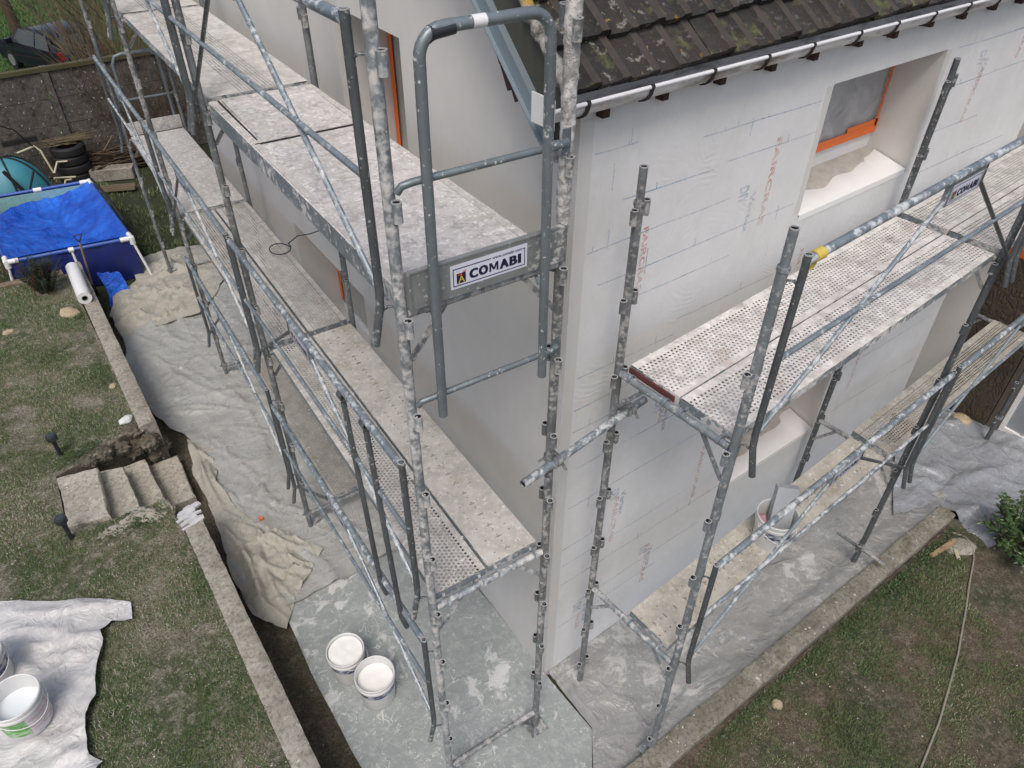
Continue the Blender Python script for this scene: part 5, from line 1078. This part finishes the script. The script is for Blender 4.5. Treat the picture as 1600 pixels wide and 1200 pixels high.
for j in range(n2+1):
    for i in range(n1+1):
        a = i/n1; b = j/n2; lim = 1.0-.34*max(0, a-.45)/.55-.0*a+.015*math.sin(a*11)*(a > .4); yb = lim*b      # tarp leaves the far left corner of the pool open
        edge = min(a*2.2, (1-a)*1.5, b*2.4, 1); sag = .34*max(0, min(1, edge))**.8*(1 if b < .9 else 1-(b-.9)*4)
        zz = PH+.034-sag+.05*noise.noise((a*4, yb*5, 1))*edge+.028*noise.noise((a*11+yb*5, yb*9-a*3, 2))*min(1, edge*4)+.012*noise.noise((a*24, yb*26, 3))*min(1, edge*4)
        vs.append(pp(.0+a*PWd, .03+yb*(PLn-.02), max(.23, zz)))
tp.add(vs, [(j*(n1+1)+i, j*(n1+1)+i+1, (j+1)*(n1+1)+i+1, (j+1)*(n1+1)+i) for j in range(n2) for i in range(n1)])
vs = []      # flap over the near right corner, and trailing tongue on the grass
for j in range(13):
    for i in range(9): t = j/12; vs.append((-1.52+.035*i+.03*math.sin(t*5)-.02*t*i/8, 8.62-.55*t-.02*i, max(.012, .30*(1-t*2.4))+.012*math.sin(i*2.1)))
tp.add(vs, [(j*9+i, j*9+i+1, (j+1)*9+i+1, (j+1)*9+i) for j in range(12) for i in range(8)])
tag(tp.build('tarpaulin', M['tarp'], None, smooth=180, origin=pp(.8, 1.2, 0)), 'bright blue creased tarpaulin sagging into the frame pool', 'tarpaulin')
mb = MB(); mb.path([pp(-.03, 2.45, .70), pp(-.06, 1.9, .69), pp(-.07, 1.2, .69), pp(-.06, .62, .67)], .022, 8); tag(mb.build('black_pole', M['black'], None, origin=pp(0, 1.5, .69)), 'black pole lying along the right rim of the pool', 'pole')
# pop-up tent with ribs
tn = empty('play_tent', (-1.95, 12.2, 0), 'low teal pop-up tent with black ribs behind the pool', 'tent'); mb = MB(); mb.open = True; nu, nv = 28, 9; vs = []
for j in range(nv+1):
    for i in range(nu+1):
        u = 2*math.pi*i/nu; q = (math.pi/2)*j/nv; vs.append((-2.0+.62*math.cos(u)*math.cos(q), 12.2+.55*math.sin(u)*math.cos(q), .95*math.sin(q)))
mb.add(vs, [(j*(nu+1)+i, j*(nu+1)+i+1, (j+1)*(nu+1)+i+1, (j+1)*(nu+1)+i) for j in range(nv) for i in range(nu) if not (12 < i < 17 and j < 5)])
mb.build('canopy', M['teal'], tn, origin=(-2, 12.2, 0))
for a in (.5, 1.6, 2.7):
    mb = MB(); mb.path([(-2.0+.63*math.cos(a)*math.cos(q), 12.2+.56*math.sin(a)*math.cos(q), .96*math.sin(q)) for q in [math.pi*i/20 for i in range(21)]], .016, 6); mb.build('rib', M['black'], tn, origin=(-2, 12.2, 0))
rock('red_cushion', (-1.72, 11.42, .10), .19, (1.3, .8, .5), M['red'], 'faded red cushion on the ground beside the teal tent', 'cushion', seed=3.3)
mb = MB(); mb.path([(-1.72, 11.62, .0), (-1.9, 11.66, .55), (-2.05, 11.7, .9)], .03, 8); mb.path([(-1.86, 11.66, .42), (-1.64, 11.7, .8)], .018, 8); tag(mb.build('folding_stand', M['black'], None, origin=(-1.8, 11.65, 0)), 'black folded tube stand leaning on the teal tent', 'folding stand')
# tyres, chair, trough, planks, brush
for k in range(4):
    t = empty('tyre', (-.93+.012*(k % 2), 13.05, .09+k*.165), ('worn black tyre at the bottom of the stack', 'second black tyre from the bottom of the stack', 'third black tyre from the bottom of the stack', 'topmost black tyre of the stack under the dry twigs')[k], 'tyre', 'tyres stacked by the concrete wall')
    c = tuple(t.location); mb = MB(); mb.lathe(c, [(.17, -.06), (.20, -.078), (.27, -.08), (.295, -.055), (.30, 0), (.295, .055), (.27, .08), (.20, .078), (.17, .06), (.17, -.06)], 32); mb.build('tread', M['black'], t, origin=c)
mb = MB()
for _ in range(46):
    a = random.uniform(-.5, .5); c = Vector((-.93+random.uniform(-.2, .2), 13.05+random.uniform(-.12, .12), .69+random.uniform(0, .09))); d_ = Vector((math.cos(a), math.sin(a)*.6, random.uniform(-.08, .1)))*random.uniform(.15, .42); mb.tube(c-d_, c+d_, .006, 5)
tag(mb.build('twig_heap', M['twig'], None, origin=(-.93, 13.05, .68)), 'dry twig heap on top of the tyre stack', 'twigs', kind='stuff')
ch = empty('tube_chair', (-1.5, 13.0, 0), 'cream bent tube garden frame between the tent and the tyres', 'garden frame')
for k, pts in enumerate(([(-1.72, 12.95, .72), (-1.42, 12.95, .78), (-1.36, 12.9, .70), (-1.30, 12.8, .3)], [(-1.3, 12.7, .33), (-1.18, 12.8, .48), (-1.02, 12.75, .47)], [(-1.34, 12.55, .30), (-1.15, 12.62, .24), (-1.0, 12.6, .22)], [(-1.28, 12.5, .02), (-1.18, 12.6, .20), (-1.08, 12.55, .21)])):
    mb = MB(); mb.path(pts, .017, 8); mb.build('tube', M['cream'], ch, origin=pts[0])
mb = MB(); mb.box((-1.6, 13.1, .86), X, Y, Z, .28, .04, .04); mb.path([(-1.45, 12.9, .8), (-1.62, 12.8, 1.15), (-1.8, 12.7, 1.3)], .012, 6); mb.build('backrest', M['black'], ch, origin=(-1.6, 13.1, .8))
mb = MB(); c = Vector((-.36, 12.72, .10)); uu = Vector((1, -.42, 0)).normalized(); vv = Vector((.42, 1, 0)).normalized(); L1, L2 = .36, .12
for (o_, h1, h2) in ((vv*L2, L1, .012), (-vv*L2, L1, .012)): mb.box(c+o_, uu, vv, Z, h1, h2, .10)
for (o_, h1, h2) in ((uu*L1, .012, L2), (-uu*L1, .012, L2)): mb.box(c+o_, uu, vv, Z, h1, h2, .098)
mb.box(c-Z*.02, uu, vv, Z, L1-.01, L2-.01, .06); tag(mb.build('planter_trough', M['conc_l'], None, smooth=0, origin=c-Z*.1), 'pale rectangular planter trough on the ground below the far scaffold end', 'planter')
mb = MB(); c = Vector((-.45, 12.05, .05)); mb.box(c, uu, vv, Z, .30, .07, .02); mb.box(c+vv*.05+Z*.03, uu, vv, Z, .30, .008, .03); mb.box(c-vv*.05+Z*.03, uu, vv, Z, .30, .008, .03); tag(mb.build('plank', M['wood'], None, smooth=0, origin=c), 'grey grooved plank lying in front of the planter trough', 'plank')
mb = MB(); mb.tube((-.72, 13.0, .05), (-.1, 13.15, .62), .014, 8); tag(mb.build('stick', M['twig'], None, origin=(-.7, 13, .05)), 'long thin stick leaning on the concrete wall right of the tyres', 'stick')
mb = MB()
for _ in range(120):
    c = Vector((random.uniform(-.45, .35), random.uniform(12.85, 13.2), random.uniform(.03, .42))); a = random.uniform(-.4, .6); d_ = Vector((math.cos(a), -.3*math.sin(a), random.uniform(-.25, .25)))*random.uniform(.1, .35); mb.tube(c-d_, c+d_, random.uniform(.006, .018), 5)
tag(mb.build('brush_pile', M['twig_dark'], None, origin=(0, 13, 0)), 'dark brush pile at the foot of the concrete wall', 'brush', kind='stuff')
# concrete panel wall
bw = empty('panel_wall', (-1, 13.4, 0), 'dark stained concrete panel wall across the back of the garden', 'wall')
for k in range(7):
    x0 = -8.6+k*1.95
    for j in range(4): mb = MB(); mb.box((x0+.95, 13.42, .23+j*.46), X, Y, Z, .93, .025, .226); mb.build('panel', M['backwall'], bw, smooth=0, origin=(x0, 13.42, j*.46))
    mb = MB(); mb.box((x0, 13.42, .95), X, Y, Z, .055, .05, .98); mb.build('post', M['backwall'], bw, smooth=0, origin=(x0, 13.42, 0))
mb = MB(); mb.box((-2, 13.42, 1.885), X, Y, Z, 6.9, .06, .035); tag(mb.build('coping', plain('mossy_coping', (.085, .075, .035), .95, 0, .5, 5, .4), bw, smooth=0, origin=(-2, 13.42, 1.85)), 'mossy yellowish top of the panel wall')

# ---------------------------------------------------------------- plants
def branchy(name, base, n, h, spread, mat, label, cat, r=.009, sub=4, lean=(0, 0), curl=.35, group=None):
    mb = MB(); bx, by, bz = base
    def stem(p, d, L_, r_, lev):
        pts = [p]; rs = [r_]; q = Vector(p); dd = Vector(d).normalized(); k = 7
        for i in range(k):
            dd = (dd+Vector((random.uniform(-1, 1), random.uniform(-1, 1), random.uniform(-.5, .5)))*curl*.3).normalized(); q = q+dd*L_/k; pts.append(q); rs.append(r_*(1-.8*(i+1)/k))
        mb.path(pts, rs, 5)
        if lev > 0:
            for _ in range(sub):
                i = random.randint(2, k-1); stem(pts[i], (dd+Vector((random.uniform(-1, 1), random.uniform(-1, 1), random.uniform(-.2, .8)))*.9), L_*random.uniform(.3, .6), r_*.5, lev-1)
    for _ in range(n):
        a = random.uniform(0, 6.283); s_ = random.uniform(0, 1)**.5*spread; stem(Vector((bx+.25*s_*math.cos(a), by+.25*s_*math.sin(a), bz)), Vector((math.cos(a)*s_+lean[0], math.sin(a)*s_+lean[1], 1)), h*random.uniform(.6, 1.1), r*random.uniform(.6, 1.2), 1)
    return tag(mb.build(name, mat, None, origin=base, smooth=180), label, cat, group)
branchy('bare_shrub', (.50, 14.4, .0), 60, 2.5, .45, M['twig'], 'tall bare olive brown shrub in front of the dark car, left of the scaffold', 'shrub', .010)
branchy('bare_shrub', (.95, 14.6, .0), 80, 3.6, .6, M['twig'], 'tall bare brown shrub behind the far scaffold end', 'shrub', .012)
branchy('bare_shrub', (.55, 14.2, .0), 26, 1.9, .5, M['twig_red'], 'small bare shrub with red twigs low behind the far scaffold end', 'shrub', .008)
branchy('bare_shrub', (.65, 12.8, .0), 60, 2.0, .6, M['twig_dark'], 'dark bare shrub inside the wall below the far scaffold end', 'shrub', .010)
branchy('bare_shrub', (-.25, 14.2, .0), 6, 1.7, .5, M['twig'], 'sparse bare pale twigs against the dark car side', 'shrub', .010, 3, (-.2, 0))
branchy('bare_shrub', (1.1, 21, -.7), 50, 5.0, .5, M['twig'], 'large bare brown shrub growing between the concrete wall and the dark car', 'shrub', .014)
tr = empty('tree', (.55, 33, -1.95), 'bare tree trunk standing on the meadow beyond the car', 'tree'); mb = MB(); mb.path([(.55, 33, -2.1), (.5, 33, -.6), (.3, 33, 1.4), (.2, 33, 4)], [.22, .18, .15, .10], 10); mb.build('trunk', M['twig_dark'], tr, origin=(.55, 33, -1.95))
cb = branchy('crown', (.25, 33, 2.6), 26, 2.8, 1.3, M['twig_dark'], None, None, .03, 5); cb.parent = tr; cb.location = cb.location-tr.location
rs_ = empty('rosemary_shrub', (-2.20, 7.95, .58), 'dark green feathery shrub on the lawn corner in front of the pool', 'shrub'); mb = MB(); lf = MB(); lf.open = True
for _ in range(70):
    a = random.uniform(0, 6.283); s_ = random.uniform(0, .6); p = Vector((-2.20+.12*math.cos(a)*s_, 7.95+.12*math.sin(a)*s_, .56)); q = p+Vector((math.cos(a)*s_*.40, math.sin(a)*s_*.45, random.uniform(.25, .52))); mb.path([p, p.lerp(q, .5)+Vector((0, 0, .03)), q], [.005, .004, .001], 5)
    for i in range(85):
        t = random.uniform(.12, 1); c = p.lerp(q, t)+Vector((random.uniform(-.02, .02), random.uniform(-.02, .02), .03*math.sin(math.pi*t))); b = random.uniform(0, 6.283); d_ = Vector((math.cos(b), math.sin(b), random.uniform(.2, 1.4))).normalized()*random.uniform(.03, .06); s2 = Vector((-math.sin(b), math.cos(b), 0))*.004; lf.add([c-s2, c+s2, c+d_], [(0, 1, 2)])
mb.build('stem', M['twig_dark'], rs_, origin=(-2.20, 7.95, .58)); lf.build('foliage', M['needle'], rs_, origin=(-2.20, 7.95, .58), smooth=0)
branchy('dry_stem_plant', (-2.37, 8.0, .58), 12, .42, .7, M['twig_red'], 'thin dry reddish stems beside the feathery shrub', 'plant', .003, 3)
bs = empty('evergreen_bush', (4.45, -1.72, .12), 'glossy green leafy bush at the right photo edge beside the bluish sheet', 'bush'); mb = MB(); lf = MB(); lf.open = True
for _ in range(34):
    a = random.uniform(0, 6.283); s_ = random.uniform(0, 1)**.6; p = Vector((4.45+.08*math.cos(a), -1.72+.08*math.sin(a), .10)); q = p+Vector((math.cos(a)*s_*.40, math.sin(a)*s_*.36, random.uniform(.28, .68)*(1.1-.35*s_))); mb.path([p, p.lerp(q, .5)+Vector((0, 0, .06)), q], [.007, .005, .002], 6)
    for i in range(30):
        t = random.uniform(.3, 1.02); c = p.lerp(q, t)+Vector((random.uniform(-.035, .035), random.uniform(-.035, .035), .05*math.sin(math.pi*min(1, t)))); b = random.uniform(0, 6.283); L_ = random.uniform(.045, .085); d_ = Vector((math.cos(b), math.sin(b), random.uniform(-.5, .6))).normalized(); s2 = d_.cross(Vector((random.uniform(-.3, .3), random.uniform(-.3, .3), 1))).normalized()*L_*.27; up_ = d_.cross(s2).normalized()*L_*.06
        lf.add([c, c+d_*L_*.45-s2+up_, c+d_*L_, c+d_*L_*.45+s2+up_, c+d_*L_*.5-up_], [(0, 1, 4), (1, 2, 4), (2, 3, 4), (3, 0, 4)])
mb.build('stem', M['twig_dark'], bs, origin=(4.45, -1.72, .12)); lf.build('foliage', M['leaf'], bs, origin=(4.45, -1.72, .12), smooth=0)
for (x, y, n, s_) in ((3.9, -1.27, 60, .09), (3.1, -1.26, 90, .05), (1.8, -1.27, 60, .05), (-2.2, 3.02, 50, .06), (-2.14, 2.3, 70, .05)): pass
# right hand side bits
mb = MB(); pts = [(4.17, -1.26), (4.22, -1.37), (4.18, -1.46), (4.04, -1.55), (3.68, -1.69), (3.35, -1.83), (2.94, -1.99), (2.54, -2.12), (2.22, -2.22), (1.8, -2.32), (1.5, -2.5)]
fine = []
for (a, b), (c, d_) in zip(pts, pts[1:]):
    for k in range(6): t = k/6; x, y = a+(c-a)*t, b+(d_-b)*t; fine.append((x, y, (zr(x, y) if y < -1.25 else .15)+.016))
mb.path(fine, .0085, 8); tag(mb.build('garden_cable', M['cable'], None, origin=(3, -1.9, .13)), 'thin grey cable running across the right lawn', 'cable')
mb = MB(); mb.bar((3.71, -1.30, .145), (4.06, -1.335, .15), Y*.022, Z*.012); tag(mb.build('wood_batten', M['wood_new'], None, smooth=0, origin=(3.9, -1.32, .14)), 'short tan wooden batten in the grass by the kerb end', 'wood batten')
mb = MB(); mb.bar((3.97, -1.395, .145), (3.885, -1.475, .145), Vector((.012, -.012, 0)), Z*.006); tag(mb.build('wood_chip', plain('pale_wood', (.42, .38, .27), .9), None, smooth=0, origin=(3.93, -1.44, .14)), 'pale split of wood lying beside the grey cable', 'wood offcut')
rock('paving_slab', (4.06, -1.40, .125), .13, (1.2, .8, .18), M['conc_l'], 'small flat broken concrete slab under the cable near the kerb end', 'slab', seed=31)
rock('kerb_stone', (4.32, -1.23, .07), .11, (.9, .8, .6), M['rubble'], 'dark crumbled stone at the end of the kerb wall', 'rock', seed=41)
rock('rock', (5.95, -.42, .07), .10, (.9, 1.1, .7), M['stone'], 'tan rock on the plastic at the foot of the stone porch', seed=35)

# ---------------------------------------------------------------- parked car on the meadow
car = empty('parked_car', (.66, 25, -1.11), 'dark blue black hatchback parked on grass beyond the concrete wall', 'car')
ca = R(110); cf = Vector((math.cos(ca), math.sin(ca), 0)); cs = Vector((-math.sin(ca), math.cos(ca), 0)); CO = Vector((.66, 25, -1.11)); KS = .88
def cp(a, b, z): return CO+(cf*a+cs*b+Z*z)*KS
prof_ = [(-1.98, .35, .62, .62), (-2.0, .55, .80, .80), (-1.98, .88, .82, .82), (-1.86, .98, .80, .78), (-1.52, 1.38, .66, .60), (-1.2, 1.47, .62, .58), (-.2, 1.49, .62, .60), (.55, 1.38, .62, .60), (1.15, .98, .78, .74), (1.85, .84, .76, .72), (2.0, .62, .74, .72), (2.0, .35, .62, .62)]
mb = MB(); lw_ = []
for a, z, hw, _ in prof_: lw_.append((a, z, hw))
vs = [cp(a, s_*hw, z) for s_ in (-1, 1) for a, z, hw in lw_]; n = len(lw_)
# belt line side points
belt = [(-1.98, .35), (-2.0, .6), (-1.98, .9), (-1.8, .95), (-.9, .94), (0, .93), (.7, .92), (1.15, .90), (1.85, .80), (2.0, .6), (2.0, .35)]
mb.add(vs, [(k, k+1, n+k+1, n+k) for k in range(n-1)], 0)
for s_ in (-1, 1):
    low = [cp(a, s_*.84, .28) for a in (-1.95, -1.0, 0, 1.0, 1.95)]; mid = [cp(a, s_*.86, .62) for a in (-1.99, -1.0, 0, 1.0, 1.98)]; bl = [cp(-1.95, s_*.82, .92), cp(-1.0, s_*.83, .94), cp(0, s_*.83, .93), cp(1.0, s_*.81, .92), cp(1.85, s_*.76, .82)]
    rf = [cp(-1.86, s_*.80, .98), cp(-1.2, s_*.62, 1.46), cp(-.2, s_*.62, 1.48), cp(.55, s_*.62, 1.37), cp(1.15, s_*.78, .97)]
    mb.add(low+mid+bl+rf, [(r*5+k, r*5+k+1, (r+1)*5+k+1, (r+1)*5+k) for r in range(3) for k in range(4)], 0)
mb.open = True; mb.build('body', M['car'], car, origin=CO, smooth=50)
mb = MB(); mb.open = True; mb.add([cp(-1.90, .66, 1.0), cp(-1.90, -.66, 1.0), cp(-1.60, -.56, 1.35), cp(-1.60, .56, 1.35)], [(0, 1, 2, 3)]); mb.v = [tuple(Vector(v)-cf*.02+Z*.01) for v in mb.v]; mb.build('rear_window', M['glass_dark'], car, smooth=0, origin=CO)
for s_ in (-1, 1):
    for (a0, a1, b0, b1) in ((-1.45, -.62, -1.22, -.62), (-.55, .78, -.55, .40)):
        mb = MB(); mb.open = True; mb.add([cp(a0, s_*.825, .97), cp(a1, s_*.825, .96), cp(b1, s_*.655, 1.38), cp(b0, s_*.645, 1.41)], [(0, 1, 2, 3)]); mb.v = [tuple(Vector(v)+cs*s_*.012) for v in mb.v]; mb.build('side_window', M['glass_dark'], car, smooth=0, origin=CO)
    mb = MB(); mb.box(cp(-1.93, s_*.74, .86), cf, cs, Z, .05, .07, .12); mb.build('tail_light', M['tail'], car, origin=CO)
    for a in (-1.25, 1.25): mb = MB(); c = cp(a, s_*.76, .30); mb.tube(c-cs*.09, c+cs*.09, .27, 24); w_ = mb.build('wheel', M['black'], car, origin=c); mb = MB(); mb.tube(c+cs*s_*.085, c+cs*s_*.10, .17, 16); mb.build('hubcap', M['board'], w_, origin=c)
    mb = MB(); mb.box(cp(.85, s_*.93, 1.0), cf, cs, Z, .06, .09, .07); mb.build('mirror', M['car'], car, origin=CO)
mb = MB(); mb.box(cp(-2.01, 0, .62), cf, cs, Z, .012, .22, .05); mb.build('number_plate', M['plate'], car, smooth=0, origin=CO)
mb = MB(); mb.box(cp(-1.98, 0, .45), cf, cs, Z, .08, .70, .10); mb.build('bumper', M['black_plastic'], car, origin=CO)

# ---------------------------------------------------------------- dried plaster on the decks, weeds along the walls
ICO = [(0, 0, 1), (.9, 0, .1), (.2, .9, 0), (-.8, .5, .1), (-.7, -.6, 0), (.3, -.9, .1)]
def lumps(run, par, a0, a1, n0, n1, z, n, edge=.5, smin=.003, smax=.010):
    mb = MB()
    for _ in range(n):
        a = random.uniform(a0, a1); q = random.random()
        nn = (n0+abs(random.gauss(0, .02)) if random.random() < .5 else n1-abs(random.gauss(0, .02))) if q < edge else random.uniform(n0, n1)
        s = random.uniform(smin, smax)*(2.2 if random.random() < .08 else 1); c = run.P(a, nn, z); t = random.uniform(0, 6.3); ct, st = math.cos(t), math.sin(t)
        k = [random.uniform(.6, 1.5) for _ in ICO]
        mb.add([(c.x+(p[0]*ct-p[1]*st*.7)*s*k[i], c.y+(p[0]*st+p[1]*ct*.7)*s*k[i], c.z+p[2]*s*.45+.0005) for i, p in enumerate(ICO)], [(0, 1+j, 1+(j+1) % 5) for j in range(5)])
    mb.open = True; tag(mb.build('plaster_crumbs', M['crumb2'], par, smooth=60, origin=run.P(a0, n0, z)), None, None, None, 'stuff')
for o in [q for q in list(bpy.data.objects) if q.name.startswith('deck_board')]:
    run = LR if o.parent is root_l else RR
    bb = [o.matrix_basis @ Vector(v.co) + o.parent.location for v in o.data.vertices]; al = [(p-run.o).dot(run.d) for p in bb]; nn = [(p-run.o).dot(run.n) for p in bb]
    a0, a1 = min(al)+.01, max(al)-.01; zt = max(p.z-run.t*((p-run.o).dot(run.d)) for p in bb)
    lumps(run, o, a0, a1, min(nn)+.004, max(nn)-.004, zt-.001, 260 if a0 < 2 else 110)
def weeds(name, mat, pts, n, zf, h, label):
    mb = MB(); mb.open = True
    for _ in range(n):
        (x0, y0), (x1, y1), sp = random.choice(pts); t = random.random(); x = x0+(x1-x0)*t; y = y0+(y1-y0)*t
        if noise.noise((x*3, y*3, 4)) < -.12: continue
        x += random.gauss(0, sp); y += -abs(random.gauss(0, sp)) if y1 < -1 else random.gauss(0, sp)
        z = zf(x, y)+random.uniform(0, h); L_ = random.uniform(.010, .026); b = random.uniform(0, 6.283); d_ = Vector((math.cos(b), math.sin(b), random.uniform(-.1, .8))).normalized(); s2 = d_.cross(Vector((random.uniform(-.4, .4), random.uniform(-.4, .4), 1))).normalized()*L_*.32; c = Vector((x, y, z))
        mb.add([c, c+d_*L_*.5-s2, c+d_*L_, c+d_*L_*.5+s2], [(0, 1, 2, 3)])
    tag(mb.build(name, mat, None, smooth=0), label, None, None, 'stuff')
weeds('kerb_weeds', M['weed'], [((0.0, -1.25), (4.2, -1.22), .06), ((2.4, -1.25), (4.2, -1.23), .10)], 5200, zr, .05, 'low green weeds along the right side of the kerb wall')
weeds('wall_weeds', M['weed'], [((-2.10, .3), (-2.06, 2.8), .05), ((-2.08, 4.7), (-1.98, 7.0), .05), ((-2.6, 3.2), (-2.1, 3.1), .06), ((-2.75, 4.33), (-2.2, 4.5), .05)], 3400, zl, .04, 'low green weeds on the lawn side of the left garden walls')
